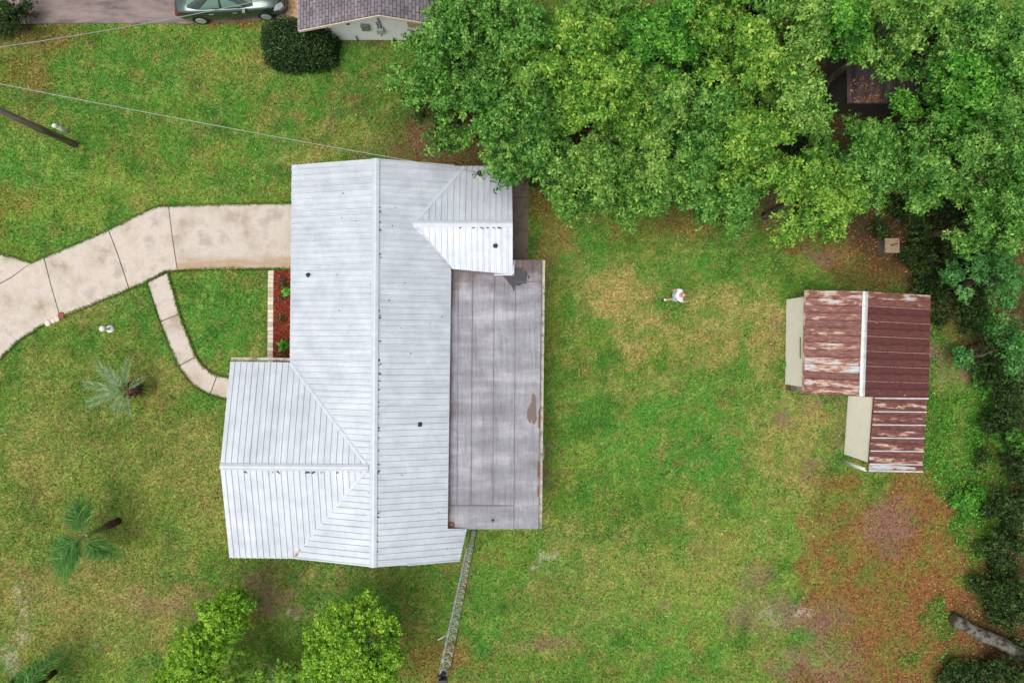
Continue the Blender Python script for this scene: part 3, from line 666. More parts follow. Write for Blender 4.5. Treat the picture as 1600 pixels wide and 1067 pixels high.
# ------------------------------------------------------------------ lattice tower
TB = Vector((-1.70, -8.21, 0)); TH = 13.0; TS = .17
tower = thing('lattice_antenna_tower', TB, 'tall rust-streaked steel lattice antenna tower beside the white roof corner', 'tower')
ang = [R(100), R(220), R(340)]
legs = [Vector((math.cos(a) * TS, math.sin(a) * TS, 0)) for a in ang]
TP = lambda k, z: TB + legs[k] * (1 if z < TH - .35 else max(.35, (TH - z + .12) / .47)) + UP * z
for k in range(3):
    MB().tube([TP(k, 0), TP(k, TH * .5), TP(k, TH - .35), TP(k, TH)], .019, 8).build('leg', (GALV, GALV, RUSTSTEEL)[k], tower)
nst = 25; dz = (TH - .4) / nst
for k in range(3):
    k2 = (k + 1) % 3
    for s in range(nst):
        z0 = .05 + s * dz
        MB().tube([TP(k, z0), TP(k2, z0 + dz / 2)], .0105, 6).build('brace', GALV if (s * 7 + k) % 5 else RUSTSTEEL, tower)
        MB().tube([TP(k2, z0 + dz / 2), TP(k, z0 + dz)], .0105, 6).build('brace', GALV, tower)
tp = TB + UP * TH
MB().tube([tp - UP * .1, tp + UP * .1], .09, 12).build('top_plate', GALV, tower)
rot = MB(); rot.tube([tp + UP * .1, tp + UP * .3], [.07, .085], 12); rot.box(tp + Vector((.02, -.06, .38)), (.2, .14, .2)); rot.box(tp + Vector((-.08, .03, .34)), (.1, .06, .1))
rot.build('rotator', BLACK, tower)
MB().tube([TP(1, 10.6), TP(1, 10.6) + Vector((-.28, -.14, .05))], .012, 6).build('stub_arm', GALV, tower)

# ------------------------------------------------------------------ rusty shed
shed = thing('shed', P(1310, 535), 'old storage shed with rusty brown sheet roof and cream walls', 'shed')
SZE, SZR = 2.1, 2.72
smb = MB()
def wallbox(poly, z1): return [tuple(P(u, v)[:2]) for u, v in poly]
smb.prism(wallbox(SHEDF, 0), .05, 2.08).build('wall', CREAM, shed)
SR0 = P(1352, 455.5, SZR); SR1 = P(1346.5, 619, SZR); sd = (SR0 - SR1).normalized()
plSL = plane3(SR0, SR1, P(1256, 530, SZE)); plSR = plane3(SR0, SR1, P(1452.5, 540, SZE))
sl = [(.62, .1), (.42, .2), (.56, .1), (.66, .2), (.46, .0), (.58, .0), (.66, .3), (.4, .1), (.62, .1), (.68, .3), (.44, .0), (.6, .1), (.44, .1), (.55, .2), (.6, .2)]
random.seed(3)
roof_facet(shed, [PP(u, v, plSL) for u, v in ((1346.5, 619), (1352, 455.5), (1257, 453), (1254, 614.5))], plSL, sd, .30, RUST, .05, .03, deck_mat=RUSTY,
           colorfn=lambda i: (*((.55, .3), (.5, .2), (.72, .6), (.44, .1), (.49, .1), (.66, .3), (.5, .2), (.64, .2), (.58, .3), (.66, .4), (.56, .2), (.62, .3), (.5, .2), (.52, .3), (.6, .2))[i % 15], .5, 1))
roof_facet(shed, [PP(u, v, plSR) for u, v in ((1346.5, 619), (1451, 621.5), (1454, 461.5), (1352, 455.5))], plSR, sd, .30, RUST, .045, .025, deck_mat=RUSTY,
           colorfn=lambda i: (.52 if i >= 13 else (.62 if i > 11 else .66 + .03 * (i % 4)), .35 if i >= 12 else .85 + .15 * (i % 2), .5, 1))
strip(SR1, SR0, .11, UP, .05, GALV, 'ridge_cap', shed, .03)
RIMR = noise_mix('pale_rust_edge', [C(110, 66, 56), C(190, 160, 146), C(120, 76, 64)], 9, .7, bump=0)
for k in range(1, 7):
    t = k * 2 * .30 / (SR0 - SR1).length
    if t < 1: strip(PP(1346.5 + 5.5 * t + 4, 619 - 163.5 * t, plSR, .024), PP(1451 + 3 * t, 621.5 - 160 * t, plSR, .024), .009, UP, .004, RIMR, 'seam_edge', shed)
strip(PP(1254.5, 614, plSL, .02), PP(1257.5, 453.5, plSL, .02), .035, UP, .02, RUSTSTEEL, 'eave_trim', shed)
MB().box(P(1243, 604, .25), (.6, .34, .5)).build('door_step', CONC_DARK, shed)
strip(P(1252, 527, 1.9), P(1252, 560, 1.9), .02, Vector((-1, 0, .3)).normalized(), .06, RUSTY, 'vent_grille', shed)

lean = thing('lean_to', P(1352, 655), 'low lean-to with red-brown rusted roof attached beside the shed', 'lean-to')
MB().prism(wallbox(LEANF, 0), .05, 2.05).build('wall', CREAM, lean)
plLT = plane3(P(1364, 624, 2.28), P(1357, 734, 2.28), P(1444, 680, 2.18))
roof_facet(lean, [PP(u, v, plLT) for u, v in ((1357, 734.5), (1440.5, 736), (1448.5, 623), (1366, 622.5))], plLT, (PP(1366, 622.5, plLT) - PP(1357, 734.5, plLT)).normalized(), .285, RUST, .06, .03, deck_mat=RUSTY,
           colorfn=lambda i: (.44 if i == 0 else (.55 if i % 2 else .64), .6, .5, 1))
strip(PP(1356.5, 735, plLT, .02), PP(1441, 736.6, plLT, .02), .03, UP, .03, GALV, 'edge_trim', lean)
strip(PP(1366, 621.8, plLT, .02), PP(1450, 622.6, plLT, .02), .03, UP, .03, GALV, 'edge_trim', lean)
for i in range(1, 11, 2):
    t = i / 11.0; p0 = PP(1357 + 9 * t, 734.5 - 112 * t, plLT, .03); p1 = PP(1440.5 + 8 * t, 736 - 113 * t, plLT, .03)
    strip(p0, p1, .022, UP, .012, GALV, 'seam_strip', lean)
MB().tube([P(1313, 718.5, 0), P(1313, 718.5, 0) + UP * 2.05], .045, 10).build('post', WHITE, lean)
MB().tube([P(1316, 722, 0) , P(1316, 722, 0) + UP * 2.0], .03, 8).build('post', WHITE, lean)

# ------------------------------------------------------------------ shed under the trees
hut = thing('outbuilding', P(1352, 150), 'dark corrugated-roof outbuilding half hidden under the trees', 'outbuilding')
hw0, hw1 = P(1322, 160, 2.5), P(1460, 40, 2.5)
MB().box(((hw0.x + hw1.x) / 2, (hw0.y + hw1.y) / 2, 1.15), (hw1.x - hw0.x - .5, hw1.y - hw0.y - .7, 2.3)).build('wall', simple('dark_wall', C(72, 66, 60), .85), hut)
nxc = 260; xs_ = np.linspace(hw0.x, hw1.x, nxc); vs_ = []
for x in xs_:
    z = 2.5 + .014 * math.sin((x - hw0.x) / .066 * 2 * math.pi)
    vs_ += [(x - hut.location.x + .12, hw0.y - hut.location.y, z - .15), (x - hut.location.x - .12, hw1.y - hut.location.y, z + .2)]
q = np.array([[2 * i, 2 * i + 2, 2 * i + 3, 2 * i + 1] for i in range(nxc - 1)])
npmesh('corrugated_roof', np.array(vs_), q, None, noise_mix('weathered_shaded_corrugated', [C(50, 38, 36), C(76, 66, 66), C(100, 92, 96)], 1.2, .6, stretch=(3, .6, 1), metal=.2, bump=0), hut, smooth=True)  # weathered sheet, its tones darkened for the shade of surrounding trees

HUT_BOX = (hw0.x, hw0.y, hw1.x, hw1.y)
# ------------------------------------------------------------------ neighbour house
nb = thing('neighbour_house', (-5.1, 13.3, 0), 'neighbouring house with grey shingle roof and white gable wall', 'house')
YN = 13.23
nmb = MB(); nmb.add([(-7.93, YN, 0), (-2.1, YN, 0), (-2.1, YN, 2.35), (-5.1, YN, 3.5), (-7.93, YN, 2.35), (-7.93, 25, 0), (-2.1, 25, 0), (-2.1, 25, 2.35), (-5.1, 25, 3.5), (-7.93, 25, 2.35)],
        [(0, 1, 2, 3, 4), (9, 8, 7, 6, 5), (0, 4, 9, 5), (1, 6, 7, 2), (4, 3, 8, 9), (3, 2, 7, 8)])
nmb.build('wall', simple('white_stucco', C(250, 251, 250, 1.08), .8, 0, .05, 4), nb)
def shingle():
    m, n, l, b = newmat('grey_shingle')
    tc = n.new('ShaderNodeNewGeometry'); mp = n.new('ShaderNodeMapping'); mp.inputs['Rotation'].default_value = (0, 0, R(90))
    l.new(tc.outputs['Position'], mp.inputs[0])
    br = n.new('ShaderNodeTexBrick'); br.inputs['Scale'].default_value = 1; br.inputs['Brick Width'].default_value = .3; br.inputs['Row Height'].default_value = .14; br.inputs['Mortar Size'].default_value = .012
    br.inputs['Color1'].default_value = (*C(132, 124, 130), 1); br.inputs['Color2'].default_value = (*C(104, 98, 106), 1); br.inputs['Mortar'].default_value = (*C(70, 66, 72), 1)
    l.new(mp.outputs[0], br.inputs['Vector'])
    nz = n.new('ShaderNodeTexNoise'); nz.inputs['Scale'].default_value = 1.2; nz.inputs['Detail'].default_value = 8; l.new(tc.outputs['Position'], nz.inputs['Vector'])
    mr = n.new('ShaderNodeMapRange'); mr.inputs[1].default_value = .35; mr.inputs[2].default_value = .7; mr.inputs[3].default_value = .8; mr.inputs[4].default_value = 1.35; l.new(nz.outputs[0], mr.inputs[0])
    mx = n.new('ShaderNodeVectorMath'); mx.operation = 'SCALE'; l.new(br.outputs[0], mx.inputs[0]); l.new(mr.outputs[0], mx.inputs['Scale'])
    l.new(mx.outputs[0], b.inputs['Base Color']); b.inputs['Roughness'].default_value = .85
    bp = n.new('ShaderNodeBump'); bp.inputs['Distance'].default_value = .02; l.new(br.outputs['Fac'], bp.inputs['Height']); bp.invert = True; l.new(bp.outputs[0], b.inputs['Normal'])
    return m
SHG = shingle(); YR = 12.57
for (xa, za, nm) in ((-8.66, 2.4, 'roof_slope'), (-1.6, 2.4, 'roof_slope')):
    r_ = MB(); n_ = 1
    q_ = [(xa, YR, za), (-5.13, YR, 3.72), (-5.13, 25.5, 3.72), (xa, 25.5, za)]
    r_.add([Vector(p) for p in q_] + [Vector(p) - UP * .1 for p in q_], [(0, 1, 2, 3), (7, 6, 5, 4), (0, 4, 5, 1), (1, 5, 6, 2), (2, 6, 7, 3), (3, 7, 4, 0)])
    r_.build(nm, SHG, nb)
    MB().add([(xa, YR - .03, za - .16), (-5.13, YR - .03, 3.56), (-5.13, YR - .03, 3.70), (xa, YR - .03, za - .02), (xa, YR - .005, za - .16), (-5.13, YR - .005, 3.56), (-5.13, YR - .005, 3.70), (xa, YR - .005, za - .02)],
             [(0, 1, 2, 3), (7, 6, 5, 4), (0, 4, 5, 1), (3, 2, 6, 7), (0, 3, 7, 4), (1, 5, 6, 2)]).build('rake_fascia', simple('cream_fascia', C(228, 218, 196), .6), nb)
MB().box((-8.66, 19, 2.3), (.03, 12.8, .14)).build('eave_fascia', TRIM, nb)
GREYP = simple('grey_paint', C(140, 146, 138), .6)
MB().box((-6.15, YN - .07, 1.35), (.34, .13, .42)).build('meter_box', GREYP, nb)
MB().box((-6.8, YN - .06, 1.75), (.13, .1, .16)).build('outlet_box', DARKMETAL, nb)
MB().tube([(-5.62, YN - .05, .55), (-5.62, YN - .05, 1.75)], .03, 8).build('conduit', GREYP, nb)
MB().tube([(-5.5, YN - .05, .9), (-5.5, YN - .05, 2.2)], .03, 8).build('conduit', GREYP, nb)
MB().box((-5.58, YN - .09, 1.1), (.3, .16, .34)).build('meter_box', simple('pale_grey_paint', C(190, 196, 196), .5), nb)
MB().tube([(-6.75, YN - .06, .05), (-6.75, YN - .06, .5)], .025, 8).build('tap_pipe', DARKMETAL, nb)
MB().tube([(-5.15, YN - .06, .05), (-5.15, YN - .06, .3), (-5.15, YN - .25, .32)], .025, 8).build('tap_pipe', DARKMETAL, nb)
wn_ = MB().box((-4.05, YN - .02, 1.75), (.62, .05, .95)).build('window', simple('tan_blind', C(214, 186, 140), .6), nb)
MB().box((-3.58, YN - .025, 1.75), (.26, .05, .95)).build('pane', simple('window_glass', C(62, 70, 74), .1), wn_)
MB().tube([(-5.5, 13.7, 3.5), (-5.6, 13.7, 3.85)], .045, 10).build('vent_pipe', GALV, nb)

# ------------------------------------------------------------------ utility pole, wires, pedestal
pb = P(117, 226); PH = 9.6
pole = thing('utility_pole', pb, 'weathered wooden utility pole standing on the front lawn', 'utility pole')
MB().tube([pb, pb + UP * 4, pb + UP * PH], [.155, .135, .11], 14).build('post', WOODPOLE, pole)
MB().tube([pb + Vector((.12, .03, 8.7)), pb + Vector((.3, .03, 8.7))], .03, 8).build('bracket', GALV, pole)
def wire(name, a, b, sag, r, mat, label):
    a, b = Vector(a), Vector(b); pts = [a.lerp(b, t / 28) - UP * sag * 4 * (t / 28) * (1 - t / 28) for t in range(29)]
    o = MB().tube(pts, r, 6).build(name, mat); tag(o, label, 'cable'); return o
ptop = pb + UP * 8.7
wire('overhead_cable', ptop + Vector((.13, 0, 0)), mp_ + UP * .62, .35, .015, WIRE, 'pale service cable from the wooden pole to the mast on the metal roof')
wire('overhead_cable', ptop + Vector((.13, .1, .0)), (-8.3, 14.0, 2.75), .35, .015, WIRE, 'pale overhead cable running to the neighbouring shingle roof')
wire('overhead_cable', ptop + Vector((.13, .02, -1.3)), PP(585, 246, plL) + UP * .05, .5, .006, DWIRE, 'thin dark telephone line down to the metal roof gable')
pd = P(106, 206.5)
ped = thing('utility_pedestal', pd, 'short white utility pedestal next to the wooden pole', 'pedestal')
MB().tube([pd, pd + UP * .8], .085, 12).build('post', WHITE, ped)
MB().lathe(pd + UP * .8, [(.1, 0), (.1, .1), (.05, .16)], 12).build('cap', WHITE, ped)

# lawn ornament
lo = P(173, 514)
orn = thing('lawn_ornament', lo, 'small white pedestal ornament with ball top on the front lawn', 'ornament')
MB().lathe(lo, [(.17, 0), (.17, .07), (.13, .1), (.07, .14)], 18).build('base', WHITE, orn)
MB().lathe(lo, [(.07, .13), (.055, .3), (.07, .48)], 14).build('column', WHITE, orn)
MB().lathe(lo + UP * .47, [(.06, 0), (.12, .06), (.135, .13), (.11, .21), (.04, .26)], 16).build('ball', WHITE, orn)

# stones beside drive
for i, (u, v, s) in enumerate(((97, 493, .16), (90, 498, .14), (84, 501, .13), (76, 505, .15))):
    p = P(u, v); mb = MB().lathe(p, [(s, 0), (s * 1.05, .05), (s * .7, .09 + .01 * i)], 7)
    o = mb.build('edge_stone', (simple('brick_stone', C(150, 84, 70), .9) if i == 0 else PAV[3])); tag(o, ('red brick chunk on the driveway edge' if i == 0 else 'pale stone lying along the driveway edge'), 'stone', 'stones along the driveway edge')
# splash block beside flat roof
o = MB().prism(px([(836, 688), (847, 690), (851, 697), (850, 716), (845, 722), (836, 722)]), 0, .06).build('stepping_slab', CONC); tag(o, 'pale concrete step slab at the flat roof extension', 'slab')

# concrete box near trees
cb_ = P(1381, 387)
cbx = thing('concrete_block', cb_, 'small square concrete well cover under the trees above the shed', 'well cover')
MB().box(cb_ + UP * .3, (.55, .55, .6)).build('body', CONC_DARK, cbx)
MB().box(cb_ + UP * .635, (.62, .62, .06)).build('lid', noise_mix('mossy_slab', [C(120, 106, 88), C(160, 142, 116), C(140, 110, 84)], 5, .9), cbx)
MB().tube([cb_ + Vector((-.05, .02, .66)), cb_ + Vector((.0, -.01, .78)), cb_ + Vector((.2, .06, .7))], .04, 8).build('handle_stub', RUSTSTEEL, cbx)

# ------------------------------------------------------------------ car
CB = Vector((-12.15, 14.92, .03))
car = thing('parked_car', CB, 'dark grey-green sedan parked on the asphalt driveway', 'car', rz=R(3.5))
CARP, n, l, b = newmat('car_paint'); b.inputs['Base Color'].default_value = (*C(92, 108, 102), 1); b.inputs['Metallic'].default_value = .8; b.inputs['Roughness'].default_value = .22; b.inputs['Coat Weight'].default_value = .8
GLASS, n, l, b = newmat('car_glass'); b.inputs['Base Color'].default_value = (*C(104, 142, 128), 1); b.inputs['Roughness'].default_value = .05; b.inputs['Specular IOR Level'].default_value = 1.0
CHROME = simple('chrome', C(150, 154, 156), .3, .8, .02); RIM = simple('alloy_rim', C(214, 216, 218), .35, .4, .03); TYRE = simple('tyre', C(30, 30, 30), .9); LIGHT = simple('lamp_glass', C(168, 174, 178), .15); TAIL = simple('tail_lamp', C(150, 22, 26), .2)
st = [(-2.3, .72, .42, .72), (-2.27, .8, .3, .86), (-2.1, .88, .24, .99), (-1.6, .91, .2, 1.02), (-.9, .92, .19, .98), (0, .92, .19, .95), (.9, .92, .19, .94), (1.3, .91, .2, .93), (1.8, .88, .2, .86), (2.1, .82, .22, .76), (2.27, .72, .28, .66), (2.33, .6, .36, .56)]
cm = MB(); ring = []
for (x, hw, zb, zt) in st:
    half = [(hw * .86, zb), (hw * .97, zb + .1), (hw, zb + .22), (hw * .995, (zb + zt) / 2 + .06), (hw * .965, zt - .09), (hw * .87, zt - .015), (hw * .5, zt + .025), (0, zt + .035)]
    ring.append([(x, -y, z) for (y, z) in half] + [(x, y, z) for (y, z) in half[-2::-1]])
n_ = len(ring[0]); base = []
for r_ in ring: base += r_
fs = [(i * n_ + k, (i + 1) * n_ + k, (i + 1) * n_ + k + 1, i * n_ + k + 1) for i in range(len(ring) - 1) for k in range(n_ - 1)]
fs += [(i * n_ + n_ - 1, (i + 1) * n_ + n_ - 1, (i + 1) * n_, i * n_) for i in range(len(ring) - 1)]
cm.add(base, fs, True); cm.add(ring[0], [tuple(range(n_))]); cm.add(ring[-1], [tuple(range(n_))[::-1]])
body = cm.build('body', CARP, car, local=True)
# cabin
lowr = [(-1.75, .70, .99), (-1.2, .80, 1.0), (.55, .82, .97), (1.1, .74, .93)]
topr = [(-.95, .53, 1.40), (-.6, .57, 1.45), (.05, .57, 1.46), (.3, .53, 1.42)]
cv = []
for (x, y, z) in lowr: cv += [(x, -y, z), (x, y, z)]
for (x, y, z) in topr: cv += [(x, -y, z), (x, y, z)]
cf = []
for i in range(3): cf += [(2 * i, 2 * i + 2, 8 + 2 * i + 2, 8 + 2 * i), (2 * i + 1, 8 + 2 * i + 1, 8 + 2 * i + 3, 2 * i + 3), (8 + 2 * i, 8 + 2 * i + 2, 8 + 2 * i + 3, 8 + 2 * i + 1)]
cf += [(0, 8, 9, 1), (6, 7, 15, 14)]
cab = MB().add(cv, cf, False).build('cabin', CARP, car, local=True)
bv = cab.modifiers.new('bevel', 'BEVEL'); bv.width = .05; bv.segments = 3; bv.limit_method = 'ANGLE'; bv.angle_limit = R(12)
def lerp3(a, b, t): return Vector(a).lerp(Vector(b), t)
def pane(name, q, out, mat, par=car):
    c = [Vector(p) for p in q]; nr = (c[1] - c[0]).cross(c[3] - c[0]).normalized(); o_ = Vector(out)
    if nr.dot(o_) < 0: nr = -nr
    MB().add([p + nr * .022 for p in c] + [p - nr * .01 for p in c], [(0, 1, 2, 3), (0, 4, 5, 1), (1, 5, 6, 2), (2, 6, 7, 3), (3, 7, 4, 0)]).build(name, mat, par, local=True)
for s in (-1, 1):
    def Q(x, t):   # point on the cabin side at station x (bottom) blended up by t
        zb = .99 - .01 * (x + 1) ; bt = Vector((x, s * .81, .985)); xt = max(-.7, min(.12, x * .55)); tp_ = Vector((xt if abs(x) > 1.2 else x * .62, s * .57, 1.445)); return bt.lerp(tp_, t)
    pane('side_window', [Q(-1.22, .12), Q(-.32, .12), Q(-.3, .86), Q(-.98, .86)], (0, s, .4), GLASS)
    pane('side_window', [Q(-.2, .12), Q(.72, .12), Q(.2, .86), Q(-.2, .86)], (0, s, .4), GLASS)
    MB().box((.72, s * .98, 1.0), (.12, .18, .13)).build('mirror', CHROME, car, local=True)
    for x in (-.75, .25): MB().box((x, s * .93, .8), (.2, .03, .035)).build('door_handle', CHROME, car, local=True)
    MB().box((-.25, s * .85, .975), (1.9, .012, .012)).build('window_trim', CHROME, car, local=True)
    hm = MB().add([(1.86, s * .885, .72), (2.14, s * .80, .66), (2.26, s * .66, .63), (2.2, s * .52, .70), (1.98, s * .68, .80), (1.86, s * .885, .60), (2.14, s * .82, .55), (2.29, s * .67, .52), (2.24, s * .5, .58)],
                  [(0, 1, 4), (1, 2, 3, 4), (0, 5, 6, 1), (1, 6, 7, 2), (2, 7, 8, 3)]); h_ = hm.build('headlight', LIGHT, car, local=True)
    h_.location = (.03, s * .01, .03)
    MB().box((-2.22, s * .74, .76), (.16, .2, .15)).build('tail_light', TAIL, car, local=True)
    for x in (-1.42, 1.42):
        w_ = MB().tube([(x, s * .72, .32), (x, s * .93, .32)], .325, 24).build('wheel', TYRE, car, local=True)
        MB().tube([(x, s * .9, .32), (x, s * .945, .32)], [.235, .215], 18).build('rim', RIM, w_, local=True)
pane('windshield', [(1.04, -.66, .98), (1.04, .66, .98), (.37, .48, 1.39), (.37, -.48, 1.39)], (1, 0, .8), GLASS)
pane('rear_window', [(-1.66, -.62, 1.04), (-1.66, .62, 1.04), (-1.02, .48, 1.37), (-1.02, -.48, 1.37)], (-1, 0, .8), GLASS)

# ------------------------------------------------------------------ person walking on the back lawn
PB = Vector((7.0, 1.93, 0))
per = thing('person', PB, 'bald person in white t-shirt and pale shorts walking on the lawn', 'person')
def skinmesh(name, joints, edges, mat, parent, sub=2, root=0):
    me = bpy.data.meshes.new(name); me.from_pydata([j[0] for j in joints], edges, []); me.update()
    o = bpy.data.objects.new(name, me); COL.objects.link(o)
    md = o.modifiers.new('skin', 'SKIN'); md.use_smooth_shade = True
    for i, j in enumerate(joints):
        r_ = j[1]; me.skin_vertices[0].data[i].radius = r_ if hasattr(r_, '__len__') else (r_, r_)
    me.skin_vertices[0].data[root].use_root = True
    sb = o.modifiers.new('sub', 'SUBSURF'); sb.levels = sub; sb.render_levels = sub
    dg = bpy.context.evaluated_depsgraph_get(); ev = o.evaluated_get(dg); m2 = bpy.data.meshes.new_from_object(ev)
    bpy.data.objects.remove(o); m2.name = name; m2.materials.clear()
    m2.polygons.foreach_set('use_smooth', [True] * len(m2.polygons))
    return addobj(name, m2, mat, parent)
SKIN = simple('skin', C(222, 164, 148), .5, 0, .05)
# facing +X; y>0 is the person's left
J = [((0, 0, .95), (.13, .16)), ((.02, 0, 1.12), (.11, .15)), ((.04, 0, 1.33), (.12, .17)), ((.06, 0, 1.45), (.08, .1)), ((.08, 0, 1.53), .055), ((.10, 0, 1.6), .075), ((.12, 0, 1.70), .092), ((.11, 0, 1.78), .06),
     ((.05, .19, 1.42), .055), ((-.1, .26, 1.2), .045), ((-.17, .25, .98), .036), ((-.19, .24, .9), .03),
     ((.05, -.19, 1.42), .055), ((.13, -.27, 1.2), .045), ((.32, -.25, 1.08), .036), ((.4, -.24, 1.06), .03),
     ((.02, .1, .88), .09), ((.14, .1, .5), .06), ((.06, .1, .1), .04), ((.18, .1, .05), .035),
     ((-.02, -.1, .88), .09), ((-.1, -.1, .5), .06), ((-.37, -.12, .2), .04), ((-.33, -.13, .06), .035)]
E = [(0, 1), (1, 2), (2, 3), (3, 4), (4, 5), (5, 6), (6, 7), (3, 8), (8, 9), (9, 10), (10, 11), (3, 12), (12, 13), (13, 14), (14, 15), (0, 16), (16, 17), (17, 18), (18, 19), (0, 20), (20, 21), (21, 22), (22, 23)]
for hand, sy, dirv in ((11, 1, Vector((-.1, 0, -1))), (15, -1, Vector((.9, 0, -.3)))):
    hp = Vector(J[hand][0])
    for f_ in range(5):
        off = Vector((0, 0, 0)) + Vector((.012 * (f_ - 2), -.012 * sy * (f_ - 2), 0)); ln = (.045, .075, .085, .078, .06)[f_]
        a_ = len(J); J.append((tuple(hp + off + dirv * ln * .55 + (Vector((.03, -.01 * sy, .02)) if f_ == 0 else Vector((0, 0, 0)))), .0095)); J.append((tuple(hp + off + dirv * ln + Vector((.01, -.008 * sy, 0))), .008))
        E += [(hand, a_), (a_, a_ + 1)]
skinmesh('body', J, E, SKIN, per)
fc = MB()
for sy in (-1, 1):
    fc.lathe((.20, .033 * sy, 1.7), [(.012, -.01), (.013, 0), (.006, .01)], 8)
fc.build('eyes', BLACK, per, local=True)
ef = MB()
ef.tube([(.205, 0, 1.7), (.235, 0, 1.665), (.205, 0, 1.655)], [.012, .018, .012], 8)
for sy in (-1, 1): ef.tube([(.11, .088 * sy, 1.66), (.1, .108 * sy, 1.69), (.11, .092 * sy, 1.72)], .016, 6)
ef.build('nose_and_ears', SKIN, per, local=True)
skinmesh('shirt', [((0, 0, .90), (.18, .205)), ((.02, 0, 1.12), (.175, .21)), ((.04, 0, 1.33), (.17, .22)), ((.055, 0, 1.44), (.10, .13)), ((.05, .19, 1.43), .085), ((-.04, .245, 1.28), .085), ((.05, -.19, 1.43), .085), ((.1, -.25, 1.28), .085)],
         [(0, 1), (1, 2), (2, 3), (3, 4), (4, 5), (3, 6), (6, 7)], simple('white_cotton', C(236, 240, 246), .85, 0, .04), per)
skinmesh('shorts', [((0, 0, .95), (.14, .17)), ((.02, .1, .84), .115), ((.1, .1, .62), .1), ((-.02, -.1, .84), .115), ((-.08, -.1, .6), .1)], [(0, 1), (1, 2), (0, 3), (3, 4)], simple('pale_grey_cotton', C(196, 206, 222), .85), per)
for p0, p1, an in (((.05, .1, .05), (.22, .1, .045), (.06, .1, .15)), ((-.47, -.13, .19), (-.33, -.13, .05), (-.34, -.12, .25))):
    skinmesh('shoe', [(p0, .052), (tuple((Vector(p0) + Vector(p1)) / 2), .052), (p1, .045)], [(0, 1), (1, 2)], BLACK, per, 2)
    q0 = Vector(an); MB().tube([q0 - UP * .04, q0 + UP * .07], .052, 10).build('sock', WHITE, per, local=True)

# ------------------------------------------------------------------ foliage builders
def leaves(name, pos, nrm, size, col, mat, parent=None, aspect=.5, off=(0, 0, 0), tdir=None, fold=.12):
    N = len(pos); nrm = nrm / (np.linalg.norm(nrm, axis=1, keepdims=True) + 1e-9)
    t = rng.normal(size=(N, 3)) if tdir is None else tdir
    t = t - nrm * np.sum(t * nrm, 1, keepdims=True); t /= (np.linalg.norm(t, axis=1, keepdims=True) + 1e-9)
    b = np.cross(nrm, t); L = size[:, None]; Wd = L * aspect
    p = pos - np.array(off)[None]
    v = np.empty((N, 4, 3)); v[:, 0] = p - t * L * .5; v[:, 1] = p + b * Wd * .5 + nrm * L * fold; v[:, 2] = p + t * L * .5 - nrm * L * fold * .5; v[:, 3] = p - b * Wd * .5 + nrm * L * fold
    q = np.arange(4 * N).reshape(N, 4)
    return npmesh(name, v.reshape(-1, 3), q, np.repeat(col, 4, 0), mat, parent)
def rdirs(N): d = rng.normal(size=(N, 3)); return d / np.linalg.norm(d, axis=1, keepdims=True)
PAL = {  # (tip, mid, deep); in tree crowns tip paints highlight, deep paints shade
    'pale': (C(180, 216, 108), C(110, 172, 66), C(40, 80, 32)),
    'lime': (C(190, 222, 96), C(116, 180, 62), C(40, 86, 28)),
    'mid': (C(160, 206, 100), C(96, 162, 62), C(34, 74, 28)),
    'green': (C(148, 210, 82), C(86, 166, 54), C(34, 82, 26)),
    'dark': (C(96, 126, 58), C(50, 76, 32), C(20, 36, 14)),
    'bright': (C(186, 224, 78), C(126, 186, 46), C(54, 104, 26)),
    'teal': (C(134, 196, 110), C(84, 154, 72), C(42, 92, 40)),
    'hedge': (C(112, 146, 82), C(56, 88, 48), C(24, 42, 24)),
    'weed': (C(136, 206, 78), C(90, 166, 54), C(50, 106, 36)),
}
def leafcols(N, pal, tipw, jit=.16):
    """tipw 0..1: blend from deep to tip tone; tree crowns paint light and shade with it"""
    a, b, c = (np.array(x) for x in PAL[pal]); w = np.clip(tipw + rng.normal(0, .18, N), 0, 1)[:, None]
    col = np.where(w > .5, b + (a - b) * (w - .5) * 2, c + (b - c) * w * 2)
    return np.clip(col * np.exp(rng.normal(0, jit, (N, 1))), 0, .8)
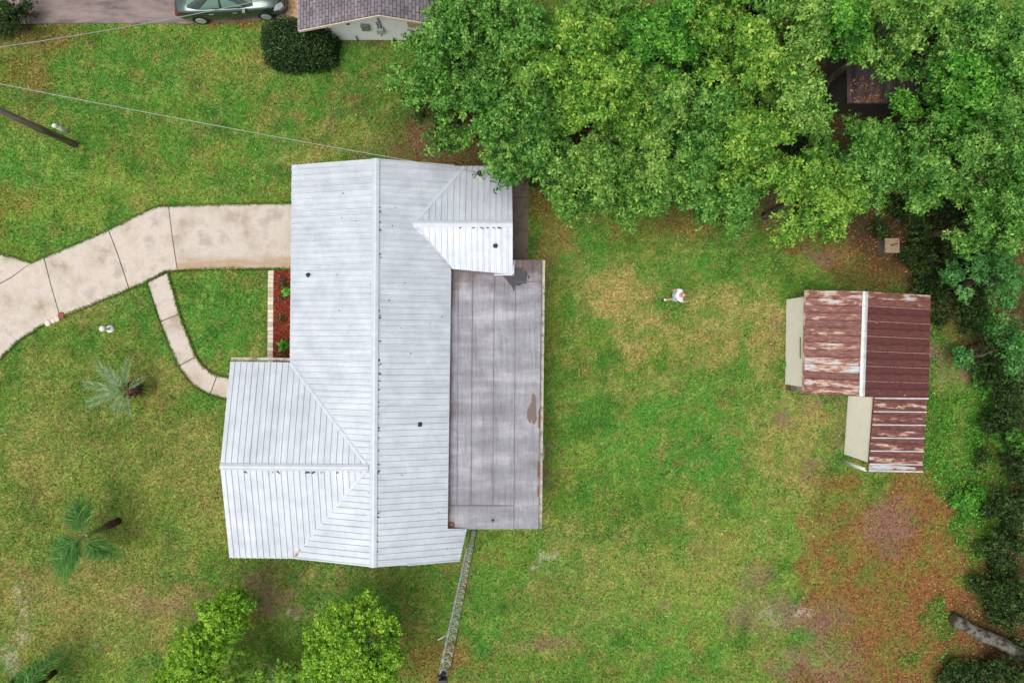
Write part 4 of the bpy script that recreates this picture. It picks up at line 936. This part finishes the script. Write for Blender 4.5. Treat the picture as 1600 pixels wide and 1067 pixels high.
def tree(name, base, label, cat='tree', crown=2.2, top=8.0, depth=3.0, clumps=70, per_clump=230, leaf=.12, pal='mid', group=None, bark=BARK, tr=.13, centers=None, rc=(.26, .46), flat=.7, hide=.55, cxy=None, aspect=.5):
    base = Vector(base); t_ = thing(name, base, label, cat, group)
    cx, cy = (base.x, base.y) if cxy is None else cxy
    if centers is None:
        centers = []; nl = max(5, clumps // 8); ph = rng.uniform(0, 6.28, 3); lobes = []
        for k in range(nl):
            th = k * 2.399 + rng.normal(0, .35); rr = math.sqrt((k + .4) / nl)
            edge = .92 + .16 * math.sin(3 * th + ph[0]) + .14 * math.sin(5 * th + ph[1])
            lobes.append((cx + crown * edge * rr * math.cos(th), cy + crown * edge * rr * math.sin(th), top - depth * rr ** 2 * .7 - abs(rng.normal(0, .8)), rng.uniform(.38, .74) * crown / 2.0))
        for (lx_, ly_, lz_, lr_) in lobes:
            for k in range(8):
                d_ = rdirs(1)[0]; d_[2] = abs(d_[2]) * 1.2 - .35
                centers.append((lx_ + d_[0] * lr_, ly_ + d_[1] * lr_, max(.35, lz_ - .4 + d_[2] * lr_ * .8), rng.uniform(*rc) * rng.uniform(.75, 1.1)))
        for k in range(max(5, nl // 2)):      # inner, lower foliage
            th = rng.uniform(0, 6.28); rr = rng.uniform(0, .8 if k > 2 else .25) * crown
            centers.append((cx + rr * math.cos(th), cy + rr * math.sin(th), max(.4, top - depth * (1 if k > 2 else .5) - rng.uniform(0, .8 if k > 2 else .2)), rng.uniform(.4, .6)))
    # trunk and limbs
    hub = Vector((base.x * .5 + cx * .5, base.y * .5 + cy * .5, top * .5 - depth * .25)); hub.z = max(hub.z, top * .3)
    j1 = base.lerp(hub, .5) + Vector((rng.uniform(-.1, .1), rng.uniform(-.1, .1), 0))
    tk = MB().tube([base - UP * .05, base + UP * .15, j1, hub], [tr * 1.5, tr * 1.15, tr, tr * .8], 9)
    idx = rng.permutation(len(centers))[:max(10, len(centers) // 4)]
    lb = MB()
    for i in idx:
        c = Vector(centers[i][:3]); m = hub.lerp(c, .5) + Vector((rng.uniform(-.25, .25), rng.uniform(-.25, .25), rng.uniform(.0, .5)))
        lb.tube([hub - UP * .1, m, c], [tr * .5, tr * .28, tr * .1], 6)
    trunk = tk.build('trunk', bark, t_); lb.build('limbs', bark, trunk)
    ps = []; ns = []; tw = []
    for (x, y, z, r_) in centers:
        n_ = int(per_clump * (r_ / .42) ** 2 * rng.uniform(.7, 1.2))
        d = rdirs(n_); d[:, 2] = np.where(d[:, 2] < -.2, -d[:, 2] * .6, d[:, 2])
        rr = rng.uniform(.3, 1.25, (n_, 1)) ** .8
        lump = 1 + .35 * np.sin(d[:, :1] * 5 + x * 7) * np.sin(d[:, 1:2] * 5 + y * 5)
        ps.append(np.array([x, y, z]) + d * rr * lump * np.array([r_, r_, r_ * flat]))
        ns.append(d * .5 + np.array([0, 0, .75]) + rng.normal(0, .6, (n_, 3)))
        cl = rng.normal(0, .14)
        tw.append(.46 + cl + .34 * d[:, 2] * rr[:, 0])  # upper leaves of a clump coloured as lit, lower ones as shaded
    ps = np.concatenate(ps); ns = np.concatenate(ns); tw = np.concatenate(tw)
    # leaves sit in sprigs: a few blades radiating from one twig tip
    nb = 5; m = max(1, len(ps) // nb); sel = rng.permutation(len(ps))[:m]; sp, sn, sw = ps[sel], ns[sel], tw[sel]
    sn = sn / np.linalg.norm(sn, axis=1, keepdims=True); t0 = rng.normal(size=(m, 3)); t0 -= sn * np.sum(t0 * sn, 1, keepdims=True); t0 /= np.linalg.norm(t0, axis=1, keepdims=True); b0 = np.cross(sn, t0)
    P_, N_, T_, W_, Sz = [], [], [], [], []
    sj = rng.normal(0, .16, m); sl_ = rng.uniform(leaf * .8, leaf * 1.5, m)
    for k in range(nb):
        a_ = 2 * math.pi * k / nb + rng.normal(0, .3, m); tt = t0 * np.cos(a_)[:, None] + b0 * np.sin(a_)[:, None] - sn * .25
        L_ = sl_ * rng.uniform(.75, 1.15, m); P_.append(sp + tt * L_[:, None] * .55); T_.append(tt); N_.append(sn + tt * .3 + rng.normal(0, .22, (m, 3))); W_.append(sw + sj); Sz.append(L_)
    P_ = np.concatenate(P_); N_ = np.concatenate(N_); T_ = np.concatenate(T_); W_ = np.concatenate(W_); Sz = np.concatenate(Sz)
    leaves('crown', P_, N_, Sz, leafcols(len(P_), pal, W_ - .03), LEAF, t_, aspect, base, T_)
    return t_

def canopy(u, v, rpx, top, pal, label, cat='tree', group='trees of the rear grove', depth=2.4, clumps=104, per=165, leaf=.125, **kw):
    zc = top - .8; c = P(u, v, zc); c.z = 0
    return tree('tree', (c.x, c.y, 0), label, cat, rpx * (H - zc) / F, top, depth, clumps, per, leaf, pal, group, **kw)
# rear grove (upper right)
TREES = [
    (698, 62, 98, 7.2, 'mid', 'grey-green tree overhanging the neighbouring white gable wall'),
    (762, 165, 90, 6.8, 'mid', 'mid-green tree spreading over the lawn behind the metal roof wing'),
    (815, 60, 80, 7.6, 'mid', 'green tree growing behind the grey-green tree by the gable wall'),
    (905, 60, 84, 8.6, 'lime', 'tall yellow-green tree with bright crown tips in the grove'),
    (952, 130, 62, 8.4, 'lime', 'yellow-tipped tree beside the tall yellow-green one'),
    (838, 192, 66, 6.6, 'mid', 'tree whose lower boughs reach the corner of the metal roof'),
    (932, 262, 76, 7.0, 'pale', 'pale green tree at the lawn edge nearest the house path'),
    (1012, 270, 56, 6.8, 'pale', 'small pale tree leaning out over the back lawn'),
    (1040, 40, 62, 8.0, 'green', 'saturated emerald-green tree among yellow-green neighbours'),
    (1030, 150, 66, 7.4, 'pale', 'pale olive tree in the middle of the grove'),
    (1115, 170, 60, 6.6, 'mid', 'smaller green tree filling the middle of the grove'),
    (1190, 75, 58, 8.2, 'lime', 'bright lime tree with orange-tinged crown tips'),
    (1262, 40, 66, 7.8, 'pale', 'pale-leaved tree next to the bright lime one'),
    (1175, 215, 70, 7.2, 'lime', 'sunny green tree at the lawn edge of the grove'),
    (1150, 300, 44, 5.6, 'mid', 'low bough-heavy tree drooping over the back lawn'),
    (1268, 140, 50, 7.0, 'pale', 'pale tree beside the corrugated outbuilding'),
    (1335, 25, 44, 7.4, 'green', 'vivid green tree behind the corrugated outbuilding'),
    (1290, 290, 74, 6.6, 'lime', 'yellow-green tree above the square well cover'),
    (1370, 238, 64, 5.8, 'mid', 'green tree between the outbuilding and the well cover'),
    (1462, 262, 62, 6.2, 'mid', 'rounded green tree right of the well cover thicket'),
    (1442, 8, 56, 8.2, 'pale', 'willowy pale yellow-green tree with drooping sprays'),
    (1535, 120, 66, 7.0, 'green', 'deep green tree beyond the outbuilding'),
    (1580, 60, 72, 7.8, 'mid', 'broad green tree at the far corner of the grove'),
    (1560, 225, 80, 6.8, 'mid', 'green tree on the boundary past the outbuilding'),
    (1575, 335, 56, 6.0, 'mid', 'green boundary tree above the dark thicket'),
    (760, -25, 70, 7.0, 'mid', 'green tree behind the gable-side trees, partly out of view'),
    (960, -15, 66, 7.8, 'pale', 'pale tree at the back of the grove near the tall yellow-green tree'),
    (1130, -5, 60, 7.6, 'lime', 'yellow-green tree at the back between emerald and lime crowns'),
    (1225, -40, 70, 7.6, 'mid', 'green tree behind the pale-leaved and lime trees'),
    (1520, 20, 56, 7.4, 'mid', 'green tree next to the willowy pale tree'),
    (1090, 245, 50, 6.4, 'mid', 'green tree filling the grove front between two pale trees'),
    (1640, 150, 66, 7.0, 'mid', 'boundary tree beyond the broad green corner tree'),
    (1640, 290, 60, 6.2, 'mid', 'boundary tree next to the tree above the dark thicket'),
    (1120, 60, 50, 6.2, 'mid', 'shaded mid-green tree between lime and emerald crowns'),
]
for (u, v, r_, tp_, pal, lab) in TREES: canopy(u, v, r_, tp_, pal, lab)
canopy(1592, 430, 52, 5.2, 'teal', 'blue-green feathery tree at the boundary above the palmetto', depth=2, clumps=40, leaf=.1)
canopy(1608, 545, 40, 4.2, 'teal', 'small blue-green tree behind the palmetto', depth=2, clumps=26, leaf=.1)
# dark understorey shrubs
def shrub(u, v, rpx, top, pal, label, group='dark undergrowth shrubs', clumps=35, per=130, leaf=.095):
    zc = top * .7; c = P(u, v, zc); c.z = 0
    return tree('shrub', (c.x, c.y, 0), label, 'shrub', rpx * (H - zc) / F, top, top * .7, clumps, per, leaf, pal, group, tr=.05, rc=(.24, .4), flat=.7)
def near_tree(u, v):
    t = min(TREES, key=lambda q: (q[0] - u) ** 2 + (q[1] - v) ** 2); w = t[5].split(); stop = [i for i, x in enumerate(w) if x in ('tree',)]
    ph = ' '.join(w[:stop[0] + 1]) if stop else 'grove tree'
    return ph if len(ph.split()) > 2 else ' '.join(w[:11])
for (u, v, r_, tp_) in ((700, 150, 50, 2.2), (880, 150, 60, 3.2), (1000, 90, 60, 3.4), (1090, 110, 50, 3.0), (1070, 230, 50, 2.8), (1100, 10, 50, 3.2), (1220, 150, 50, 3.0), (1240, 220, 50, 2.6), (1500, 330, 60, 2.6), (1430, 330, 40, 2.0), (1560, 280, 50, 2.6), (1490, 60, 50, 3.0), (1310, 5, 50, 3), (980, 190, 46, 2.6), (860, 260, 34, 2.0)):
    shrub(u, v, r_, tp_, 'dark', 'dark understorey shrub beneath the ' + near_tree(u, v), 'understorey shrubs beneath the grove')
shrub(-4, 14, 30, 2.6, 'dark', 'dark shrub at the asphalt driveway corner', 'shrubs by the asphalt driveway')
for (u, v, r_, tp_, lab) in ((1495, 400, 44, 2.2, 'dark shrub between the well cover and the blue-green tree'), (1450, 392, 28, 1.2, 'low dark shrub beside the square well cover'), (1515, 452, 36, 1.8, 'dark shrub behind the rusty shed'), (1545, 430, 50, 2.6, 'tall dark shrub below the blue-green feathery tree'), (1470, 440, 30, 1.4, 'low dark shrub off the shed roof corner'), (1530, 490, 40, 1.9, 'dark shrub above the palmetto'), (1560, 380, 46, 2.6, 'dark shrub below the green boundary tree'),
        (1580, 600, 36, 2.0, 'dark shrub just below the palmetto'), (1590, 660, 34, 2.2, 'dark shrub beside the bright lime sprig'), (1600, 720, 40, 2.2, 'dark thicket shrub below the bright lime sprig'), (1596, 790, 36, 2.0, 'dark thicket shrub beside the largest weed patch'), (1592, 860, 36, 1.8, 'dark thicket shrub below the largest weed patch'), (1570, 920, 40, 1.6, 'dark shrub just above the fallen log'), (1600, 930, 40, 2.0, 'taller dark shrub behind the fallen log'), (1590, 960, 30, 1.2, 'low dark shrub touching the fallen log'), (1540, 1068, 30, .9, 'low dark shrub below the fallen log'), (1595, 1055, 44, 1.8, 'large dark shrub below the fallen log'), (1560, 560, 26, 1.4, 'small dark shrub behind the palmetto fans'), (1500, 1060, 24, .8, 'small dark shrub on the orange litter below the log')):
    shrub(u, v, r_, tp_, 'dark', lab, 'thicket shrubs on the boundary')
for (u, v, r_, tp_, lab) in ((1598, 690, 16, 2.4, 'bright lime sprig shrub rising from the dark boundary thicket'), (1555, 590, 20, .9, 'low bright green shrub beside the palmetto'), (1545, 500, 14, 1.0, 'tiny light green sapling in front of the dark thicket'), (1512, 785, 22, .5, 'low bushy bright-green weed clump on the orange litter')):
    shrub(u, v, r_, tp_, 'weed', lab, 'bright young shrubs by the boundary', 10, 120, .085)

# hedge bush by the neighbour
hb = Vector((-9.15, 12.72, 0)); hedge = thing('round_bush', hb, 'clipped dark green bush between car and neighbouring house', 'bush')
HN = 15000; d = rdirs(HN); d[:, 2] = np.abs(d[:, 2])
sup = (np.abs(d[:, 0]) ** 3.2 + np.abs(d[:, 1]) ** 3.2 + np.abs(d[:, 2]) ** 3.2) ** (-1 / 3.2)
hp = d * sup[:, None] * np.array([1.52, .98, 1.62]) * (rng.uniform(.78, 1.06, (HN, 1)) + .12 * (fbm(d[:, 0] * 100 + 300, d[:, 1] * 100 + d[:, 2] * 70, 22, 8)[:, None] - .5) * 2) + np.array([0, 0, .05])
hn = d + rng.normal(0, .85, (HN, 3)) + np.array([0, 0, .25])
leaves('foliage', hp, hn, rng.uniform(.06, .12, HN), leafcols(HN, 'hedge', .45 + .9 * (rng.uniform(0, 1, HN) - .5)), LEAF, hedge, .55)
hi_ = MB()
for i in range(9): hi_.tube([(0, 0, 0), (rng.uniform(-.6, .6), rng.uniform(-.4, .4), .7), (rng.uniform(-1.2, 1.2), rng.uniform(-.7, .7), 1.3)], [.05, .03, .012], 6)
hi_.build('branches', BARK, hedge, local=True)

# bottom trees
def arc_centers(lst, n, zr, rc):
    out = []
    for (u, v, r_, k, zt) in lst:
        for i in range(k):
            th = rng.uniform(0, 6.28); rr = math.sqrt(rng.uniform(0, 1)) * r_; z = zt - (rr / r_) ** 2 * .7 - abs(rng.normal(0, .3))
            p = P(u + rr * math.cos(th), v + rr * math.sin(th), z); out.append((p.x, p.y, z, rng.uniform(*rc)))
    return out
cA = arc_centers([(362, 950, 26, 12, 3.6), (334, 980, 36, 18, 4.0), (312, 1022, 40, 20, 4.2), (298, 1064, 44, 20, 4.0), (270, 1078, 30, 10, 3.6), (340, 1080, 30, 10, 3.6)], 0, 0, (.3, .5))
tree('small_tree', P(399, 938), 'bright lime small tree with bare pale limbs beside the dirt patch', 'tree', 1.5, 4.0, 1.5, 0, 280, .105, 'bright', 'bright lime trees on the side lawn', PALEBARK, .09, cA, cxy=(P(345, 1010, 3)[0], P(345, 1010, 3)[1]))
cB = arc_centers([(548, 1005, 74, 70, 4.4), (545, 1070, 70, 30, 4.0)], 0, 0, (.3, .5))
tree('small_tree', P(583, 945), 'round bright lime tree on the lawn near the lattice tower', 'tree', 1.8, 4.2, 1.6, 0, 280, .105, 'bright', 'bright lime trees on the side lawn', PALEBARK, .09, cB, cxy=(P(552, 1010, 3)[0], P(552, 1010, 3)[1]))
cC = arc_centers([(390, 1062, 34, 14, 2.4), (440, 1066, 34, 14, 2.6), (470, 1085, 30, 8, 2.6)], 0, 0, (.25, .42))
tree('small_tree', P(440, 1040), 'lower green tree growing between the two bright lime trees', 'tree', 1.4, 2.6, 1.0, 0, 240, .1, 'lime', 'bright lime trees on the side lawn', PALEBARK, .06, cC, cxy=(P(425, 1060, 2)[0], P(425, 1060, 2)[1]))

# ------------------------------------------------------------------ palms
def frond(parent, c, tip, arch, nl, ll, width, pal, droop=.3, name='frond', stiff=False, rach=.02, rcol=None):
    c, tip = Vector(c), Vector(tip); ctl = (c + tip) / 2 + UP * arch
    f = lambda t: c * (1 - t) ** 2 + ctl * 2 * t * (1 - t) + tip * t * t
    pts = [f(i / 10) for i in range(11)]; off = WLOC[parent]
    ps = []; ns = []; ts = []; sz = []
    for i in range(nl):
        t = .16 + .84 * i / nl; p = f(t); tg = (f(min(1, t + .02)) - f(t - .02)).normalized(); sd_ = tg.cross(UP).normalized()
        L = ll * (math.sin(math.pi * min(1, .18 + t * .8)) ** .6) * (random.uniform(.85, 1.1) if stiff else random.uniform(.45, 1.35))
        for s in (-1, 1):
            dr = (sd_ * s * (random.uniform(.4, .95) if not stiff else .6) + tg * (random.uniform(.35, .9) if not stiff else .85) + UP * ((-droop + random.uniform(-.45, .6)) if not stiff else .15 + random.uniform(-.2, .2))).normalized()
            ps.append(p + dr * L * .5); ts.append(dr); ns.append(UP + sd_ * s * -.2 + Vector((random.uniform(-.3, .3), random.uniform(-.3, .3), 0))); sz.append(L)
    ps = np.array(ps); N = len(ps)
    o = leaves(name, ps, np.array(ns), np.array(sz), leafcols(N, pal, rng.uniform(.25, .8, N)), LEAF, parent, width / ll, off, np.array(ts), fold=.03)
    MB().tube(pts, [rach * (1 - .07 * i) for i in range(11)], 6).build('rachis', rcol or simple('frond_stem', C(128, 140, 84), .6), o)
    return o
PAL['silver'] = (C(186, 204, 172), C(140, 172, 128), C(88, 126, 80)); PAL['queen'] = (C(138, 188, 92), C(74, 136, 52), C(30, 76, 26)); PAL['ygreen'] = (C(176, 186, 72), C(128, 150, 52), C(80, 104, 40))
PBARK = noise_mix('palm_bark', [C(44, 30, 26), C(82, 58, 46), C(120, 92, 76)], 14, .95, bump=.7)
STEM = simple('palm_stem', C(112, 136, 82), .6)
b1 = P(224, 606); p1 = thing('silver_palm', b1, 'stocky palm with silvery blue-green arching fronds on the front lawn', 'palm')
MB().lathe(b1, [(.2, 0), (.24, .3), (.27, .7), (.25, 1.05), (.12, 1.25)], 14).build('trunk', PBARK, p1)
bt_ = MB()
for i in range(46):
    z = .15 + i * .022; a = i * 2.4; d = Vector((math.cos(a), math.sin(a), 0)); bt_.tube([b1 + d * .22 + UP * z, b1 + d * .36 + UP * (z + .14)], [.04, .02], 5)
bt_.build('frond_boots', PBARK, p1)
c1 = b1 + UP * 1.2
for (u, v, z, ar, nl, ll) in ((150, 560, 1.0, .75, 46, .42), (206, 556, 1.1, .6, 36, .36), (128, 598, .9, .7, 46, .4), (134, 634, .8, .8, 46, .42), (182, 650, .7, .6, 34, .38), (206, 655, .5, .5, 30, .34), (232, 588, 1.2, .4, 20, .26), (170, 575, 1.6, .5, 36, .4), (165, 612, 1.5, .6, 36, .4)):
    frond(p1, c1, P(u, v, z), ar, nl, ll * 1.1, .017, 'silver', .1, stiff=True, rach=.018, rcol=STEM)
for (u, v) in ((240, 600), (241, 610), (236, 618), (228, 622), (214, 624), (240, 594), (233, 612), (226, 617)):
    frond(p1, b1 + UP * .5, P(u, v, .25), .25, 20, .22, .035, 'ygreen', .1, stiff=True, rach=.012, rcol=STEM)
b2 = P(185, 814); p2 = thing('queen_palm', b2, 'slender palm with drooping dark green feather fronds and short brown trunk', 'palm')
MB().tube([b2, b2 + UP * .5, b2 + UP * .95], [.15, .16, .14], 12).build('trunk', PBARK, p2)
MB().tube([b2 + UP * .9, b2 + Vector((-.02, 0, 1.6)), b2 + Vector((-.05, 0, 2.2))], [.11, .09, .05], 10).build('crownshaft', STEM, p2)
c2 = b2 + Vector((-.05, 0, 2.1))
for (u, v, z, ar, nl, ll) in ((128, 766, 1.6, .9, 170, .5), (98, 908, .9, 1.2, 190, .5), (196, 868, 1.0, 1.0, 150, .46), (88, 872, 1.4, 1.1, 170, .46), (112, 890, 1.5, 1.0, 130, .46), (140, 782, 1.9, .9, 140, .46), (118, 790, 1.8, .9, 130, .44), (86, 890, 1.2, 1.1, 140, .46), (105, 850, 2.0, .9, 130, .46), (170, 872, 1.4, .9, 120, .42), (178, 858, 1.6, .8, 110, .4)):
    frond(p2, c2, P(u, v, z), ar, nl, ll * 1.25, .019, 'queen', .3, rach=.022, rcol=STEM)
b3 = P(85, 1050); p3 = thing('queen_palm', b3, 'dark green feather palm cut off by the lawn corner beside pale sand', 'palm')
MB().tube([b3, b3 + UP * 1.0, b3 + UP * 1.7], [.13, .14, .11], 12).build('trunk', PBARK, p3)
c3 = b3 + UP * 1.9
for (u, v, z, ar) in ((106, 1006, 1.2, .7), (20, 1066, 1.4, .8), (70, 1100, 1.2, .8), (128, 1062, .9, .8), (40, 1090, 1.4, .7), (60, 1030, 1.5, .7), (30, 1050, 1.5, .8), (90, 1012, 1.4, .7)):
    frond(p3, c3, P(u, v, z), ar, 150, .46, .03, 'queen', .45, rach=.02, rcol=STEM)
# palmetto on the boundary
b4 = P(1562, 552); p4 = thing('palmetto', b4, 'dark fan-leaved palmetto in front of the boundary thicket', 'palmetto')
for i in range(9):
    a = i * 2.399; r_ = .35 + .05 * i; e = b4 + Vector((math.cos(a) * r_ * 1.1 + .25, math.sin(a) * r_ * 1.1, .75 + .08 * (i % 3)))
    frond(p4, b4 + UP * .1, e, .4, 22, .34, .05, 'dark', .1, stiff=True, rach=.014)

# bed plants
PAL['bronze'] = (C(176, 140, 96), C(104, 96, 62), C(70, 58, 40))
for (u, v, s, pal, lab) in ((443, 442, .3, 'bronze', 'bronze-green spiky plant at the driveway end of the mulch bed'), (441, 466, .2, 'bronze', 'small bronze tuft second from the driveway in the mulch bed'), (441, 497, .26, 'bronze', 'spiky olive plant alone in the middle of the mulch bed'), (444, 540, .3, 'weed', 'broad-leaved green plant in the mulch bed'), (444, 556, .26, 'bronze', 'bronze plant in the mulch bed corner by the gutter'), (452, 455, .28, 'weed', 'green leafy plant tucked under the eave above the mulch')):
    b_ = P(u, v); pl_ = thing('bed_plant', b_, lab, 'plant', 'plants in the mulch bed')
    N = 60 if pal == 'bronze' else 26; d = rdirs(N); d[:, 2] = np.abs(d[:, 2]) + .25; L = rng.uniform(.7, 1.2, N) * s
    ps = np.array(b_)[None] + d * L[:, None] * .6 + np.array([0, 0, .05]); nr = np.cross(d, rng.normal(size=(N, 3))) + np.array([0, 0, 1.0])
    leaves('foliage', ps, nr, L, leafcols(N, pal, np.full(N, .6)), LEAF, pl_, .14 if pal == 'bronze' else .6, b_, d)
    MB().tube([b_, b_ + UP * s * .5], .015, 6).build('stem', BARK, pl_)

# ------------------------------------------------------------------ fallen log
LOGM = noise_mix('mossy_log', [C(40, 36, 30), C(70, 64, 54), C(120, 118, 108), C(66, 74, 44)], 3.5, .95, bump=.8, lo=.3, hi=.7)
l0 = P(1488, 968, .3); l1 = P(1640, 1042, .3); lg = thing('fallen_log', P(1488, 968), 'grey lichen-covered fallen log at the edge of the orange leaf litter', 'log')
pts = []; rad = []
for i in range(14):
    t = i / 13; p = l0.lerp(l1, t); pts.append(p + Vector((0, .04 * math.sin(i * 1.3), .03 * math.sin(i * 2.1)))); rad.append(.27 + .02 * math.sin(i * 1.9) + .03 * t)
MB().tube(pts, rad, 16).build('trunk', LOGM, lg)
MB().tube([pts[0] - (pts[1] - pts[0]).normalized() * .02, pts[0] + (pts[1] - pts[0]).normalized() * .05], [.2, .24], 16).build('cut_end', simple('rotten_wood', C(104, 88, 70), .95, 0, .3, 12), lg)
bp_ = MB().tube([pts[3] + UP * .2, pts[3] + Vector((.1, .18, .34))], [.07, .04], 8).build('branch_stub', LOGM, lg)
# dead branch on the lawn behind the house
o = MB().tube([P(706, 229, .05), P(712, 233, .07), P(718, 238, .05)], [.02, .03, .025], 6).build('fallen_branch', PALEBARK); tag(o, 'short pale fallen branch on the litter behind the roof', 'branch')

# ------------------------------------------------------------------ grass, litter, ground cover
ALLX = [DRIVE, WALK, BED, HOUSEF, SIDEW, ASPHP, SHEDF, LEANF, [(445, 34), (445, -140), (640, -140), (640, 63), (520, 64), (470, 46)]]
def scatter(N):
    u = rng.uniform(-90, 1690, N); v = rng.uniform(-70, 1140, N); ok = np.ones(N, bool)
    for p in ALLX: ok &= ~inpoly(u, v, p)
    return u[ok], v[ok]
u, v = scatter(680000)
eu, ev = [], []
for poly in (DRIVE, WALK):
    for i in range(len(poly)):
        (ua, va), (ub, vb) = poly[i], poly[(i + 1) % len(poly)]; m_ = int(math.hypot(ub - ua, vb - va) * 9); t = rng.uniform(0, 1, m_)
        if min(ua, ub) > 440 or max(ua, ub) < -60: continue
        wob = (vnoise(t * m_ / 60.0, np.full(m_, i * 3.7), 4) - .35) * 1.6
        nx_, ny_ = (vb - va), -(ub - ua); ln_ = math.hypot(nx_, ny_) + 1e-6; off_ = rng.normal(0, .8, m_)
        eu.append(ua + (ub - ua) * t + nx_ / ln_ * (off_ + wob)); ev.append(va + (vb - va) * t + ny_ / ln_ * (off_ + wob))
eu = np.concatenate(eu); ev = np.concatenate(ev); ok = inpoly(eu, ev, DRIVE) & inpoly(eu, ev, WALK)
u = np.concatenate([u, eu[~ok]]); v = np.concatenate([v, ev[~ok]]); n_edge = int((~ok).sum())
is_edge = np.zeros(len(u), bool); is_edge[-n_edge:] = True
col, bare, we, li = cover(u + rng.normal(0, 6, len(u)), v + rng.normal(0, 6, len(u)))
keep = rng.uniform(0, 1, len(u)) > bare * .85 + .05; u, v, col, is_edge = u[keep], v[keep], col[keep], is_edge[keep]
N = len(u); x = (u - 800) * SC; y = (533.5 - v) * SC
L = rng.uniform(.06, .13, N); az = rng.uniform(0, 6.283, N); lean_ = rng.uniform(.35, 1.1, N)
dx, dy = np.cos(az), np.sin(az); w = rng.uniform(.012, .026, N)
ZB = np.zeros(N)
V = np.empty((N, 3, 3)); V[:, 0] = np.stack([x - dy * w, y + dx * w, ZB], 1); V[:, 1] = np.stack([x + dy * w, y - dx * w, ZB], 1)
V[:, 2] = np.stack([x + dx * L * np.sin(lean_), y + dy * L * np.sin(lean_), L * np.cos(lean_) + is_edge * .04], 1)
cc = col * np.exp(rng.normal(0.28, .38, (N, 1))) * np.exp(rng.normal(0, .08, (N, 3)))
dry = rng.uniform(0, 1, N) < .07; cc[dry] = np.array(C(186, 164, 104)) * rng.uniform(.7, 1.1, (dry.sum(), 1))
gr = npmesh('grass', V.reshape(-1, 3), np.arange(3 * N).reshape(N, 3), np.repeat(np.clip(cc, 0, .7), 3, 0), GRASS); tag(gr, 'mown lawn grass, green with dry tan patches', 'grass', kind='stuff')
u, v = scatter(330000); _, bare, we, li = cover(u, v); base_p = .012
keep = rng.uniform(0, 1, len(u)) < np.clip(li * .55 + base_p, 0, 1); u, v = u[keep], v[keep]; N = len(u)
pos = np.stack([(u - 800) * SC, (533.5 - v) * SC, rng.uniform(.015, .05, N)], 1)
PAL['dead'] = (C(196, 148, 106), C(146, 94, 64), C(84, 58, 46))
ll_ = leaves('leaf_litter', pos, rng.normal(0, .35, (N, 3)) + np.array([0, 0, 1]), rng.uniform(.05, .11, N), leafcols(N, 'dead', rng.uniform(.1, .9, N)), LITTER, None, .55); tag(ll_, 'fallen orange-brown leaves scattered over the ground', 'leaf litter', kind='stuff')
N = 900; hx = rng.uniform(HUT_BOX[0] + .2, HUT_BOX[2] - .2, N); hy = HUT_BOX[1] + .05 + (HUT_BOX[3] - HUT_BOX[1] - .2) * rng.uniform(0, 1, N) ** 1.6
keep = (rng.uniform(0, 1, N) < .16) | ((hx < HUT_BOX[0] + 1.4) & (hy < HUT_BOX[1] + 1.0)); hx, hy = hx[keep], hy[keep]; N = len(hx)
pos = np.stack([hx, hy, 2.54 - .15 + .35 * (hy - HUT_BOX[1]) / (HUT_BOX[3] - HUT_BOX[1])], 1)
rl_ = leaves('roof_leaf_litter', pos, rng.normal(0, .3, (N, 3)) + np.array([0, 0, 1]), rng.uniform(.06, .12, N), leafcols(N, 'dead', rng.uniform(.1, .9, N)), LITTER, None, .6); tag(rl_, 'orange dead leaves lying on the corrugated outbuilding roof', 'leaf litter', kind='stuff')
u, v = scatter(460000); _, bare, we, li = cover(u, v)
keep = rng.uniform(0, 1, len(u)) < we * .9; u, v = u[keep], v[keep]; N = len(u)
hz = .04 + .3 * fbm(u, v, 14, 301, 3) ** 2
pos = np.stack([(u - 800) * SC, (533.5 - v) * SC, hz * rng.uniform(.5, 1, N)], 1)
wd = leaves('ground_cover_weeds', pos, rng.normal(0, .4, (N, 3)) + np.array([0, 0, 1]), rng.uniform(.06, .12, N), leafcols(N, 'weed', rng.uniform(.15, .85, N)), LEAF, None, .65); tag(wd, 'bright green leafy ground cover along the right boundary', 'weeds', kind='stuff')
u, v = scatter(150000); _, bare, we, li = cover(u, v)
keep = (fbm(u, v, 20, 401, 4) > .56) & (rng.uniform(0, 1, len(u)) > bare) & (rng.uniform(0, 1, len(u)) < .5); u, v = u[keep], v[keep]; N = len(u)
pos = np.stack([(u - 800) * SC, (533.5 - v) * SC, rng.uniform(.04, .1, N)], 1)
lw = leaves('lawn_weeds', pos, rng.normal(0, .5, (N, 3)) + np.array([0, 0, 1]), rng.uniform(.05, .1, N), leafcols(N, 'green', rng.uniform(.05, .7, N)), GRASS, None, .55); tag(lw, 'broad-leaved weeds tufted through the lawn', 'weeds', kind='stuff')
# mulch chips
N = 6000; uu = rng.uniform(429, 462, N); v2 = rng.uniform(423, 568, N)
pos = np.stack([(uu - 800) * SC, (533.5 - v2) * SC, rng.uniform(.052, .085, N)], 1)
PAL['mulch'] = (C(196, 104, 70), C(148, 62, 40), C(92, 38, 28))
mu_ = leaves('mulch_chips', pos, rng.normal(0, .5, (N, 3)) + np.array([0, 0, 1]), rng.uniform(.05, .1, N), leafcols(N, 'mulch', rng.uniform(.1, .9, N)), LITTER, None, .4); tag(mu_, 'red-brown bark mulch chips in the front bed', 'mulch', kind='stuff')
print('tris', sum(len(m.loop_triangles) if m.loop_triangles else len(m.polygons) * 2 for m in bpy.data.meshes))
